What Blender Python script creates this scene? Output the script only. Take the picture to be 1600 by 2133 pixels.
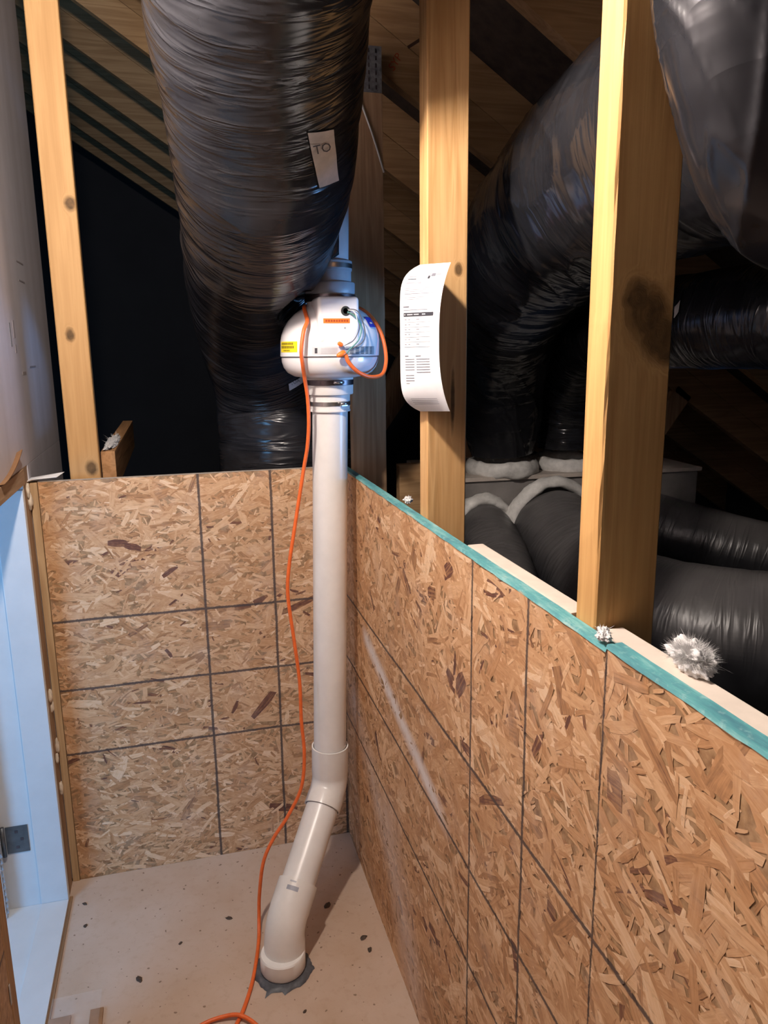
import bpy, bmesh, math, random
from mathutils import Vector, Matrix, noise as mnoise
from mathutils.bvhtree import BVHTree

# ------------------------------------------------------------------ reset
for o in list(bpy.data.objects):
    bpy.data.objects.remove(o, do_unlink=True)
SC = bpy.context.scene
COL = SC.collection
random.seed(11)

# ------------------------------------------------------------------ camera
F_PX, IW, IH = 1590.15, 1600.0, 2133.0
yaw, pitch, roll = map(math.radians, (14.9917, -12.0674, -0.697))
fw = Vector((math.sin(yaw)*math.cos(pitch), math.cos(yaw)*math.cos(pitch), math.sin(pitch)))
rt = Vector((math.cos(yaw), -math.sin(yaw), 0.0))
up = rt.cross(fw)
r2 = rt*math.cos(roll) + up*math.sin(roll)
u2 = up*math.cos(roll) - rt*math.sin(roll)
cd = bpy.data.cameras.new('camera')
cam = bpy.data.objects.new('camera', cd)
COL.objects.link(cam)
cam.matrix_world = Matrix(((r2.x, u2.x, -fw.x, -0.4559), (r2.y, u2.y, -fw.y, -2.1920), (r2.z, u2.z, -fw.z, 1.5535), (0, 0, 0, 1)))
cd.sensor_fit = 'HORIZONTAL'
cd.sensor_width = 36.0
cd.lens = 36.0*F_PX/IW
cd.clip_start = 0.02
SC.camera = cam

# ------------------------------------------------------------------ world, big lights, exposure
W = bpy.data.worlds.new('world'); SC.world = W; W.use_nodes = True
W.node_tree.nodes['Background'].inputs[0].default_value = (0.80, 0.86, 1.0, 1)
W.node_tree.nodes['Background'].inputs[1].default_value = 0.07
VS = SC.view_settings
VS.view_transform = 'Standard'; VS.look = 'None'; VS.exposure = 0.15; VS.gamma = 1.0
VS.use_curve_mapping = False
BULB_STRENGTH = 1500.0
BULB_POS = (-0.56, -1.17, 2.20)

def area_light(name, loc, target, size, power, color, spread=180):
    l = bpy.data.lights.new(name, 'AREA'); l.shape = 'RECTANGLE'; l.size = size[0]; l.size_y = size[1]
    l.energy = power; l.color = color; l.spread = math.radians(spread)
    o = bpy.data.objects.new(name, l); COL.objects.link(o); o.location = loc
    o.rotation_euler = (Vector(target)-Vector(loc)).to_track_quat('-Z', 'Y').to_euler()
    return o
# cool daylight of the room beyond the access door
area_light('daylight_beyond_door', (-1.95, -1.55, 0.95), (-0.75, -0.1, 0.55), (0.7, 0.9), 24.0, (0.20, 0.53, 1.0))
# added off-frame cool light that rims the fan and pipe; no vent is modelled
area_light('cool_rim_fill', (1.5, -0.95, 1.15), (-0.05, -0.25, 1.7), (0.30, 0.30), 1.1, (0.20, 0.48, 1.0), 34)

# ------------------------------------------------------------------ helpers: nodes
def new_mat(name):
    m = bpy.data.materials.new(name); m.use_nodes = True
    nt = m.node_tree
    b = nt.nodes['Principled BSDF']
    return m, nt, b
def N(nt, t, **kw):
    n = nt.nodes.new(t)
    for k, v in kw.items():
        setattr(n, k, v)
    return n
def link(nt, a, b): nt.links.new(a, b)
def mth(nt, op, a, b=None, c=None, clamp=False):
    n = nt.nodes.new('ShaderNodeMath'); n.operation = op; n.use_clamp = clamp
    for i, v in enumerate((a, b, c)):
        if v is None: continue
        if isinstance(v, (int, float)): n.inputs[i].default_value = v
        else: nt.links.new(v, n.inputs[i])
    return n.outputs[0]
def mixc(nt, f, a, b, mode='MIX'):
    n = nt.nodes.new('ShaderNodeMix'); n.data_type = 'RGBA'; n.blend_type = mode
    for sock, v in ((n.inputs[0], f), (n.inputs[6], a), (n.inputs[7], b)):
        if isinstance(v, (int, float)): sock.default_value = v
        elif isinstance(v, tuple): sock.default_value = (*v[:3], 1)
        else: nt.links.new(v, sock)
    return n.outputs[2]
def ramp(nt, fac, stops, interp='LINEAR'):
    n = nt.nodes.new('ShaderNodeValToRGB'); cr = n.color_ramp; cr.interpolation = interp
    while len(cr.elements) > 1: cr.elements.remove(cr.elements[-1])
    cr.elements[0].position = stops[0][0]; cr.elements[0].color = (*stops[0][1], 1)
    for p, c in stops[1:]:
        e = cr.elements.new(p); e.color = (*c, 1)
    nt.links.new(fac, n.inputs[0])
    return n.outputs[0]
def noise(nt, vec, scale, detail=3, rough=0.5, dist=0.0):
    n = nt.nodes.new('ShaderNodeTexNoise'); n.inputs['Scale'].default_value = scale
    n.inputs['Detail'].default_value = detail; n.inputs['Roughness'].default_value = rough
    n.inputs['Distortion'].default_value = dist
    if vec is not None: nt.links.new(vec, n.inputs['Vector'])
    return n.outputs['Fac']
def mapping(nt, vec, scale=(1, 1, 1), loc=(0, 0, 0), rot=(0, 0, 0)):
    n = nt.nodes.new('ShaderNodeMapping'); nt.links.new(vec, n.inputs[0])
    n.inputs['Scale'].default_value = scale; n.inputs['Location'].default_value = loc; n.inputs['Rotation'].default_value = rot
    return n.outputs[0]
def objco(nt): return nt.nodes.new('ShaderNodeTexCoord').outputs['Object']
def bump(nt, b, h, strength, dist):
    n = nt.nodes.new('ShaderNodeBump'); n.inputs['Strength'].default_value = strength; n.inputs['Distance'].default_value = dist
    nt.links.new(h, n.inputs['Height']); nt.links.new(n.outputs[0], b.inputs['Normal'])
    return n

def plain(name, col, rough=0.5, metal=0.0, spec=0.5, var=0.08, scale=30.0, bmp=0.0):
    m, nt, b = new_mat(name)
    co = objco(nt); f = noise(nt, co, scale, 4, 0.6)
    d = tuple(max(0, c*(1-var*2)) for c in col); l = tuple(min(1, c*(1+var*2)) for c in col)
    link(nt, ramp(nt, f, [(0.3, d), (0.7, l)]), b.inputs['Base Color'])
    b.inputs['Roughness'].default_value = rough; b.inputs['Metallic'].default_value = metal
    b.inputs['Specular IOR Level'].default_value = spec
    if bmp: bump(nt, b, f, bmp, 0.003)
    return m

def wood(name, light, dark, axis='Z', knots=(), rings=1.0, rough=0.65, stain=None):
    """softwood grain along one object axis; knots = (centre xyz, radii xyz)"""
    m, nt, b = new_mat(name)
    co = objco(nt)
    warp = None
    mask = None
    for c, r in knots:
        mp = mapping(nt, co, tuple(1/x for x in r), tuple(-c[i]/r[i] for i in range(3)))
        ln = nt.nodes.new('ShaderNodeVectorMath'); ln.operation = 'LENGTH'; nt.links.new(mp, ln.inputs[0])
        d = mth(nt, 'ADD', ln.outputs['Value'], mth(nt, 'MULTIPLY', mth(nt, 'SUBTRACT', noise(nt, co, 55, 3, 0.6), 0.5), 0.55))
        k = mth(nt, 'SUBTRACT', 1.0, mth(nt, 'MULTIPLY', d, 0.45), clamp=True)
        k2 = mth(nt, 'POWER', k, 2.0)
        warp = k2 if warp is None else mth(nt, 'MAXIMUM', warp, k2)
        mm = mth(nt, 'SUBTRACT', 1.95, mth(nt, 'MULTIPLY', d, 1.35), clamp=True)
        mask = mm if mask is None else mth(nt, 'MAXIMUM', mask, mm)
    sc = {'X': (1.2, 22, 22), 'Y': (22, 1.2, 22), 'Z': (22, 22, 1.2)}[axis]
    v = mapping(nt, co, sc)
    if warp is not None:
        cx = nt.nodes.new('ShaderNodeVectorMath'); cx.operation = 'ADD'
        cb = nt.nodes.new('ShaderNodeCombineXYZ')
        w2 = mth(nt, 'MULTIPLY', warp, 1.6)
        for i in range(3): nt.links.new(w2, cb.inputs[i])
        nt.links.new(v, cx.inputs[0]); nt.links.new(cb.outputs[0], cx.inputs[1]); v = cx.outputs[0]
    n1 = noise(nt, v, 1.1, 3, 0.55, 0.4)
    band = mth(nt, 'PINGPONG', mth(nt, 'MULTIPLY', n1, 9.0*rings), 1.0)
    sc2 = {'X': (3, 260, 260), 'Y': (260, 3, 260), 'Z': (260, 260, 3)}[axis]
    n2 = noise(nt, mapping(nt, co, sc2), 1.0, 2, 0.6)
    f = mth(nt, 'ADD', mth(nt, 'MULTIPLY', band, 0.62), mth(nt, 'MULTIPLY', n2, 0.38))
    col = ramp(nt, f, [(0.12, dark), (0.55, tuple((a+c)/2 for a, c in zip(light, dark))), (0.9, light)])
    big = noise(nt, co, 3.0, 2)
    col = mixc(nt, mth(nt, 'MULTIPLY', big, 0.25), col, tuple(x*0.75 for x in light))
    if mask is not None:
        kn = noise(nt, mapping(nt, co, (60, 60, 60)), 1.0, 2)
        kc = ramp(nt, kn, [(0.3, tuple(x*0.10 for x in dark)), (0.7, tuple(x*0.34 for x in dark))])
        col = mixc(nt, mth(nt, 'MULTIPLY', mask, 0.9), col, kc)
    link(nt, col, b.inputs['Base Color'])
    b.inputs['Roughness'].default_value = rough; b.inputs['Specular IOR Level'].default_value = 0.3
    bump(nt, b, f, 0.25, 0.002)
    return m

def osb_mat(name, h_axis, h_off, v_lines, h_lines, use_attr, scuff=None):
    """strand board: strand colours from the mesh, printed grid lines and rubbed chalk marks on top"""
    m, nt, b = new_mat(name)
    co = objco(nt)
    sp = nt.nodes.new('ShaderNodeSeparateXYZ'); nt.links.new(co, sp.inputs[0])
    S = sp.outputs['X' if h_axis == 'X' else 'Y']; T = sp.outputs['Z']
    if use_attr:
        at = nt.nodes.new('ShaderNodeAttribute'); at.attribute_name = 'tint'
        tint = at.outputs['Fac']
        uv = nt.nodes.new('ShaderNodeUVMap').outputs[0]
        g = noise(nt, mapping(nt, uv, (16, 240, 1)), 1.0, 4, 0.65)
        g2 = noise(nt, mapping(nt, uv, (60, 60, 1)), 1.0, 2, 0.5)
        t = mth(nt, 'ADD', tint, mth(nt, 'ADD', mth(nt, 'MULTIPLY', mth(nt, 'SUBTRACT', g, 0.5), 0.75), mth(nt, 'MULTIPLY', mth(nt, 'SUBTRACT', g2, 0.5), 0.30)))
        col = ramp(nt, t, [(0.0, (0.115, 0.045, 0.032)), (0.09, (0.17, 0.068, 0.042)), (0.17, (0.30, 0.150, 0.070)),
                           (0.38, (0.50, 0.258, 0.118)), (0.62, (0.62, 0.362, 0.190)), (0.85, (0.74, 0.475, 0.275)), (1.0, (0.80, 0.57, 0.37))])
        hgt = g
    else:
        g = noise(nt, co, 60, 4, 0.6)
        col = ramp(nt, g, [(0.3, (0.20, 0.10, 0.045)), (0.7, (0.50, 0.31, 0.16))])
        hgt = g
    # large tone drift
    big = noise(nt, co, 2.2, 3, 0.5)
    col = mixc(nt, mth(nt, 'MULTIPLY', mth(nt, 'SUBTRACT', big, 0.42, clamp=True), 0.9), col, (0.36, 0.19, 0.085))
    # torn fibre ends: small dark flecks following the board
    fl1 = noise(nt, mapping(nt, co, (38, 38, 150)), 1.0, 4, 0.65, 0.8)
    col = mixc(nt, mth(nt, 'MULTIPLY', mth(nt, 'SUBTRACT', fl1, 0.56, clamp=True), 3.2, clamp=True), col, (0.27, 0.125, 0.05))
    # fine dust
    du = noise(nt, co, 11, 5, 0.65)
    col = mixc(nt, mth(nt, 'MULTIPLY', mth(nt, 'SUBTRACT', du, 0.5, clamp=True), 0.8), col, (0.60, 0.52, 0.46))
    if scuff:
        tot = None
        for (s0, t0, s1, t1, wid, amt) in scuff:
            L = math.hypot(s1-s0, t1-t0); ux, uy = (s1-s0)/L, (t1-t0)/L
            ds = mth(nt, 'SUBTRACT', S, s0); dt = mth(nt, 'SUBTRACT', T, t0)
            al = mth(nt, 'ADD', mth(nt, 'MULTIPLY', ds, ux), mth(nt, 'MULTIPLY', dt, uy))
            ac = mth(nt, 'ABSOLUTE', mth(nt, 'ADD', mth(nt, 'MULTIPLY', ds, -uy), mth(nt, 'MULTIPLY', dt, ux)))
            a1 = mth(nt, 'SUBTRACT', 1.0, mth(nt, 'DIVIDE', ac, wid), clamp=True)
            e1 = mth(nt, 'DIVIDE', mth(nt, 'ADD', al, 0.03), 0.06, clamp=True)
            e2 = mth(nt, 'DIVIDE', mth(nt, 'SUBTRACT', L+0.05, al), 0.12, clamp=True)
            mk = mth(nt, 'MULTIPLY', mth(nt, 'MULTIPLY', a1, e1), mth(nt, 'MULTIPLY', e2, amt))
            tot = mk if tot is None else mth(nt, 'MAXIMUM', tot, mk)
        nz = noise(nt, mapping(nt, co, (40, 40, 40)), 1.0, 4, 0.7)
        tot = mth(nt, 'MULTIPLY', tot, mth(nt, 'ADD', 0.3, nz), clamp=True)
        col = mixc(nt, tot, col, (0.74, 0.66, 0.62))
    # printed grid
    wob = mth(nt, 'MULTIPLY', mth(nt, 'SUBTRACT', noise(nt, co, 5, 2), 0.5), 0.006)
    rag = mth(nt, 'MULTIPLY', noise(nt, co, 160, 3, 0.7), 0.0052)
    ln = None
    for ax, vals in ((S, v_lines), (T, h_lines)):
        for v in vals:
            d = mth(nt, 'ABSOLUTE', mth(nt, 'ADD', mth(nt, 'SUBTRACT', ax, v), wob))
            k = mth(nt, 'SUBTRACT', 1.0, mth(nt, 'DIVIDE', mth(nt, 'SUBTRACT', d, rag, clamp=True), 0.0018), clamp=True)
            ln = k if ln is None else mth(nt, 'MAXIMUM', ln, k)
    if ln is not None:
        col = mixc(nt, mth(nt, 'MULTIPLY', ln, 0.90), col, (0.070, 0.050, 0.045))
    link(nt, col, b.inputs['Base Color'])
    b.inputs['Roughness'].default_value = 0.62; b.inputs['Specular IOR Level'].default_value = 0.35
    bump(nt, b, hgt, 0.3, 0.001)
    return m

def jacket(name, dust=0.0, rough=0.27, wr=1.0, sc=1.0, spec=0.5):
    """crinkled black polyethylene sleeve, wrinkles running round the duct (uv: u round, v along, metres)"""
    m, nt, b = new_mat(name)
    uv = nt.nodes.new('ShaderNodeUVMap').outputs[0]
    v1 = mapping(nt, uv, (3.2*sc, 24.0*sc, 1), rot=(0, 0, 0.13))
    n1 = noise(nt, v1, 1.0, 3, 0.55, 0.5)
    v2 = mapping(nt, uv, (8.0*sc, 85.0*sc, 1), rot=(0, 0, -0.16))
    n2 = noise(nt, v2, 1.0, 2, 0.5, 0.3)
    v3 = mapping(nt, uv, (9*sc, 14*sc, 1))
    n3 = noise(nt, v3, 1.0, 2, 0.5, 0.2)
    r1 = mth(nt, 'POWER', mth(nt, 'SUBTRACT', 1.0, mth(nt, 'ABSOLUTE', mth(nt, 'MULTIPLY', mth(nt, 'SUBTRACT', n1, 0.5), 5.0)), clamp=True), 2.0)
    h = mth(nt, 'ADD', mth(nt, 'MULTIPLY', r1, 0.6), mth(nt, 'ADD', mth(nt, 'MULTIPLY', n2, 0.16), mth(nt, 'MULTIPLY', n3, 0.7)))
    bump(nt, b, h, 0.42*wr, 0.008)
    col = ramp(nt, n3, [(0.3, (0.010, 0.010, 0.012)), (0.7, (0.020, 0.020, 0.023))])
    if dust:
        co = objco(nt)
        dn = noise(nt, co, 7, 4, 0.6)
        ge = nt.nodes.new('ShaderNodeNewGeometry'); sp = nt.nodes.new('ShaderNodeSeparateXYZ'); nt.links.new(ge.outputs['True Normal'], sp.inputs[0])
        upf = mth(nt, 'MULTIPLY', mth(nt, 'ADD', sp.outputs['Z'], -0.05), 1.1, clamp=True)
        col = mixc(nt, mth(nt, 'MULTIPLY', mth(nt, 'MULTIPLY', upf, dust), mth(nt, 'ADD', 0.35, dn), clamp=True), col, (0.30, 0.28, 0.27))
    link(nt, col, b.inputs['Base Color'])
    b.inputs['Roughness'].default_value = rough
    b.inputs['Specular IOR Level'].default_value = spec
    return m

# ------------------------------------------------------------------ helpers: meshes
def mk(name, verts, faces, mat, parent=None, smooth=False, uvs=None, loc=(0, 0, 0)):
    me = bpy.data.meshes.new(name)
    me.from_pydata([tuple(v) for v in verts], [], faces)
    if uvs is not None:
        l = me.uv_layers.new(name='UVMap')
        for p in me.polygons:
            for li in p.loop_indices:
                l.data[li].uv = uvs[me.loops[li].vertex_index] if not isinstance(uvs, dict) else uvs[(p.index, me.loops[li].vertex_index)]
    if mat: me.materials.append(mat)
    if smooth:
        me.polygons.foreach_set('use_smooth', [True]*len(me.polygons))
    me.update()
    o = bpy.data.objects.new(name, me); COL.objects.link(o); o.location = loc
    if parent is not None: o.parent = parent
    return o
def tag(o, label=None, cat=None, group=None, kind=None):
    if label: o['label'] = label
    if cat: o['category'] = cat
    if group: o['group'] = group
    if kind: o['kind'] = kind
    return o
def empty(name, loc=(0, 0, 0)):
    o = bpy.data.objects.new(name, None); COL.objects.link(o); o.location = loc; o.empty_display_size = 0.05
    return o
def boxm(name, lo, hi, mat, parent=None, bev=0.0015, org=None):
    """bevelled box between two corners; origin kept at parent's frame"""
    bm = bmesh.new(); bmesh.ops.create_cube(bm, size=1)
    c = [(a+b)/2 for a, b in zip(lo, hi)]; s = [abs(b-a) for a, b in zip(lo, hi)]
    for v in bm.verts: v.co = Vector((c[i]+v.co[i]*s[i] for i in range(3)))
    if bev > 0:
        bmesh.ops.bevel(bm, geom=bm.edges[:], offset=min(bev, min(s)*0.3), segments=2, profile=0.7, affect='EDGES')
    me = bpy.data.meshes.new(name); bm.to_mesh(me); bm.free()
    if mat: me.materials.append(mat)
    o = bpy.data.objects.new(name, me); COL.objects.link(o)
    if parent is not None: o.parent = parent
    return o
def catmull(pts, n):
    out = []
    P = [pts[0]] + list(pts) + [pts[-1]]
    for i in range(1, len(P)-2):
        p0, p1, p2, p3 = P[i-1], P[i], P[i+1], P[i+2]
        for k in range(n):
            t = k/n
            out.append(tuple(0.5*((2*b)+(-a+c)*t+(2*a-5*b+4*c-d)*t*t+(-a+3*b-3*c+d)*t**3) for a, b, c, d in zip(p0, p1, p2, p3)))
    out.append(tuple(pts[-1]))
    return out
def frames(path):
    T = []
    for i in range(len(path)):
        a = Vector(path[max(i-1, 0)][:3]); b = Vector(path[min(i+1, len(path)-1)][:3])
        T.append((b-a).normalized())
    ref = Vector((0, 0, 1)) if abs(T[0].z) < 0.9 else Vector((1, 0, 0))
    n = (ref - T[0]*ref.dot(T[0])).normalized()
    out = []
    for i, t in enumerate(T):
        n = (n - t*n.dot(t)).normalized()
        out.append((n.copy(), t.cross(n).normalized(), t))
    return out
def tube_data(path, seg, disp=None, closed_ends=True):
    fr = frames(path); vs = []; fs = []; uv = []
    s = 0.0
    for i, p in enumerate(path):
        if i: s += (Vector(p[:3])-Vector(path[i-1][:3])).length
        n, bn, t = fr[i]
        for k in range(seg):
            a = 2*math.pi*k/seg
            r = p[3]
            if disp: r += disp(a, s, r)
            vs.append(Vector(p[:3]) + (n*math.cos(a)+bn*math.sin(a))*r)
            uv.append((a/(2*math.pi)*2*math.pi*p[3], s))
    fuv = {}
    for i in range(len(path)-1):
        for k in range(seg):
            a, b2 = i*seg+k, i*seg+(k+1) % seg
            f = (a, b2, b2+seg, a+seg); idx = len(fs); fs.append(f)
            fuv[(idx, a)] = uv[a]; fuv[(idx, a+seg)] = uv[a+seg]
            if k == seg-1:
                fuv[(idx, b2)] = (2*math.pi*path[i][3], uv[b2][1]); fuv[(idx, b2+seg)] = (2*math.pi*path[i+1][3], uv[b2+seg][1])
            else:
                fuv[(idx, b2)] = uv[b2]; fuv[(idx, b2+seg)] = uv[b2+seg]
    if closed_ends:
        for base, rev in ((0, True), ((len(path)-1)*seg, False)):
            f = tuple(range(base, base+seg)); f = f[::-1] if rev else f
            idx = len(fs); fs.append(f)
            for v in f: fuv[(idx, v)] = uv[v]
    return vs, fs, fuv
def tube(name, pts, mat, parent=None, seg=10, n=8, disp=None, sm=True, closed_ends=True):
    path = catmull(pts, n) if n > 1 else list(pts)
    vs, fs, uv = tube_data(path, seg, disp, closed_ends)
    return mk(name, vs, fs, mat, parent, sm, uv)
def lathe(name, prof, c, mat, parent=None, seg=48, tilt=(0, 0), sharp=True, ang=(0, 2*math.pi)):
    """profile (r, z) spun round the vertical through c; tilt shifts x,y with height"""
    vs, fs = [], []
    full = abs(ang[1]-ang[0]-2*math.pi) < 1e-6
    cnt = seg if full else seg+1
    for r, z in prof:
        for k in range(cnt):
            a = ang[0]+(ang[1]-ang[0])*k/seg
            vs.append((c[0]+tilt[0]*z+r*math.cos(a), c[1]+tilt[1]*z+r*math.sin(a), c[2]+z))
    for i in range(len(prof)-1):
        for k in range(seg):
            k2 = (k+1) % cnt
            fs.append((i*cnt+k, i*cnt+k2, (i+1)*cnt+k2, (i+1)*cnt+k))
    if full:
        fs.append(tuple(range(cnt))[::-1]); fs.append(tuple(range((len(prof)-1)*cnt, len(prof)*cnt)))
    o = mk(name, vs, fs, mat, parent, True)
    if sharp: o.data.set_sharp_from_angle(angle=math.radians(38))
    return o
def text_mesh(name, s, size, mat, M, parent=None, ext=0.0002):
    c = bpy.data.curves.new(name, 'FONT'); c.body = s; c.size = size; c.extrude = ext; c.align_x = 'CENTER'; c.align_y = 'CENTER'; c.resolution_u = 2
    t = bpy.data.objects.new(name, c); COL.objects.link(t)
    me = bpy.data.meshes.new_from_object(t); bpy.data.objects.remove(t, do_unlink=True); bpy.data.curves.remove(c)
    me.transform(M); me.materials.clear(); me.materials.append(mat)
    o = bpy.data.objects.new(name, me); COL.objects.link(o)
    if parent is not None: o.parent = parent
    return o
def fbm(x, y, z, s): return mnoise.noise(Vector((x*s, y*s, z*s)))

# ------------------------------------------------------------------ materials
H = 1.215
M_WOOD = wood('pine', (0.66, 0.42, 0.20), (0.42, 0.22, 0.085))
M_WOODX = wood('pine_along_x', (0.60, 0.38, 0.19), (0.38, 0.20, 0.085), 'X')
M_WOODY = wood('pine_along_y', (0.60, 0.38, 0.19), (0.38, 0.20, 0.085), 'Y')
M_PVC = plain('white_pvc', (0.78, 0.76, 0.745), 0.30, var=0.02, scale=20)
M_PVC2 = plain('white_pvc_fitting', (0.80, 0.775, 0.75), 0.26, var=0.02, scale=20)
M_FAN = plain('white_fan_shell', (0.80, 0.78, 0.79), 0.18, var=0.01, scale=10)
M_RUBW = plain('white_rubber', (0.74, 0.71, 0.69), 0.45, var=0.02)
M_RUBG = plain('grey_rubber', (0.33, 0.34, 0.37), 0.45, var=0.05)
M_STEEL = plain('steel_band', (0.52, 0.50, 0.50), 0.28, 1.0, var=0.05, scale=80)
M_DARKST = plain('dark_steel_band', (0.16, 0.13, 0.14), 0.35, 1.0, var=0.1, scale=80)
M_CORD = plain('orange_cord', (0.80, 0.15, 0.030), 0.42, var=0.05, scale=60)
M_ORANGE = plain('orange_plastic', (0.95, 0.20, 0.03), 0.4, var=0.03)
M_YEL = plain('yellow_label', (0.90, 0.72, 0.02), 0.45, var=0.03)
M_BLUE = plain('blue_label', (0.03, 0.05, 0.42), 0.35, var=0.08)
M_SILV = plain('silver_label', (0.55, 0.55, 0.58), 0.4, var=0.04)
M_GREYL = plain('grey_label', (0.33, 0.35, 0.38), 0.4, var=0.08)
M_INK = plain('black_ink', (0.035, 0.035, 0.045), 0.6, var=0.1)
M_INKG = plain('grey_ink', (0.16, 0.16, 0.19), 0.6, var=0.1)
M_INKL = plain('pale_ink', (0.30, 0.30, 0.33), 0.6, var=0.05)
M_INKY = plain('dark_yellow_ink', (0.20, 0.15, 0.01), 0.6, var=0.1)
M_INKO = plain('brown_ink', (0.35, 0.05, 0.01), 0.6, var=0.1)
M_PAPER = plain('white_paper', (0.86, 0.86, 0.88), 0.6, var=0.01)
M_STICK = plain('pale_sticker', (0.42, 0.39, 0.37), 0.5, var=0.08)
M_WIREW = plain('white_wire', (0.70, 0.70, 0.70), 0.4, var=0.03)
M_WIREG = plain('green_wire', (0.05, 0.22, 0.20), 0.4, var=0.05)
M_WIREK = plain('black_wire', (0.10, 0.10, 0.115), 0.4, var=0.05)
M_WHITE = plain('white_paint', (0.62, 0.64, 0.66), 0.35, var=0.02, scale=12)
M_HINGE = plain('dull_steel_hinge', (0.16, 0.17, 0.18), 0.45, 0.8, var=0.1)
M_CARD = plain('brown_cardboard', (0.30, 0.155, 0.070), 0.75, var=0.08)
M_SEAL = plain('grey_sealant', (0.085, 0.088, 0.10), 0.5, var=0.2, scale=60, bmp=0.3)
M_CHIP = plain('dark_chip', (0.075, 0.05, 0.035), 0.8, var=0.2)
M_MASTIC = plain('white_mastic', (0.60, 0.585, 0.56), 0.6, var=0.10, scale=40, bmp=0.5)
M_PLEN = plain('grey_duct_board', (0.20, 0.185, 0.175), 0.7, var=0.12, scale=9)
M_PLENT = plain('pale_plywood_top', (0.47, 0.41, 0.36), 0.7, var=0.12, scale=14)
M_PLATE = plain('cream_painted_board', (0.70, 0.60, 0.51), 0.55, var=0.04, scale=25)
M_FLUFF = plain('white_insulation', (0.72, 0.70, 0.69), 0.95, spec=0.1, var=0.08, scale=50, bmp=0.6)
M_FOAM = plain('cream_foam', (0.66, 0.56, 0.44), 0.8, var=0.1, scale=60)
M_GALV = plain('galvanised_plate', (0.30, 0.30, 0.32), 0.5, 0.7, var=0.2, scale=60)
M_SOCK = plain('white_porcelain', (0.7, 0.7, 0.68), 0.3, var=0.02)
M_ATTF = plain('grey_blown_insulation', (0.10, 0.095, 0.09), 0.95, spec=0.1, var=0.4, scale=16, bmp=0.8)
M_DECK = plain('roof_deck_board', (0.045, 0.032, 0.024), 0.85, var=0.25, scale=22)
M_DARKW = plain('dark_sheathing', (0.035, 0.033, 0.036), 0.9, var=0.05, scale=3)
M_JACK = jacket('black_duct_sleeve', rough=0.24)
M_JACKB = jacket('taut_black_duct_sleeve', rough=0.17, wr=0.55, sc=0.45, spec=0.34)
M_JACKD = jacket('dusty_black_duct_sleeve', dust=0.35, rough=0.38, wr=0.8)
M_JACKS = jacket('shiny_black_duct_sleeve', dust=0.0, rough=0.20, wr=1.0)

# ------------------------------------------------------------------ floor
m, nt, b = new_mat('dusty_subfloor')
co = objco(nt)
f1 = noise(nt, co, 3.0, 4, 0.6); f2 = noise(nt, co, 45, 4, 0.65); f3 = noise(nt, co, 160, 2, 0.6)
col = ramp(nt, f1, [(0.3, (0.48, 0.345, 0.25)), (0.7, (0.58, 0.46, 0.38))])
col = mixc(nt, mth(nt, 'MULTIPLY', mth(nt, 'SUBTRACT', f2, 0.52, clamp=True), 1.2), col, (0.34, 0.22, 0.12))
sp_ = mth(nt, 'GREATER_THAN', noise(nt, co, 75, 1, 0.4), 0.735)
col = mixc(nt, mth(nt, 'MULTIPLY', sp_, 0.7), col, (0.14, 0.085, 0.05))
link(nt, col, b.inputs['Base Color']); b.inputs['Roughness'].default_value = 0.7; b.inputs['Specular IOR Level'].default_value = 0.25
bump(nt, b, f3, 0.2, 0.001)
M_FLOOR = m
fl = boxm('floor', (-0.86, -3.2, -0.02), (0.0, 0.0, 0.0), M_FLOOR, bev=0)
tag(fl, 'pale dusty wood subfloor strewn with dark specks', kind='structure')

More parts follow.
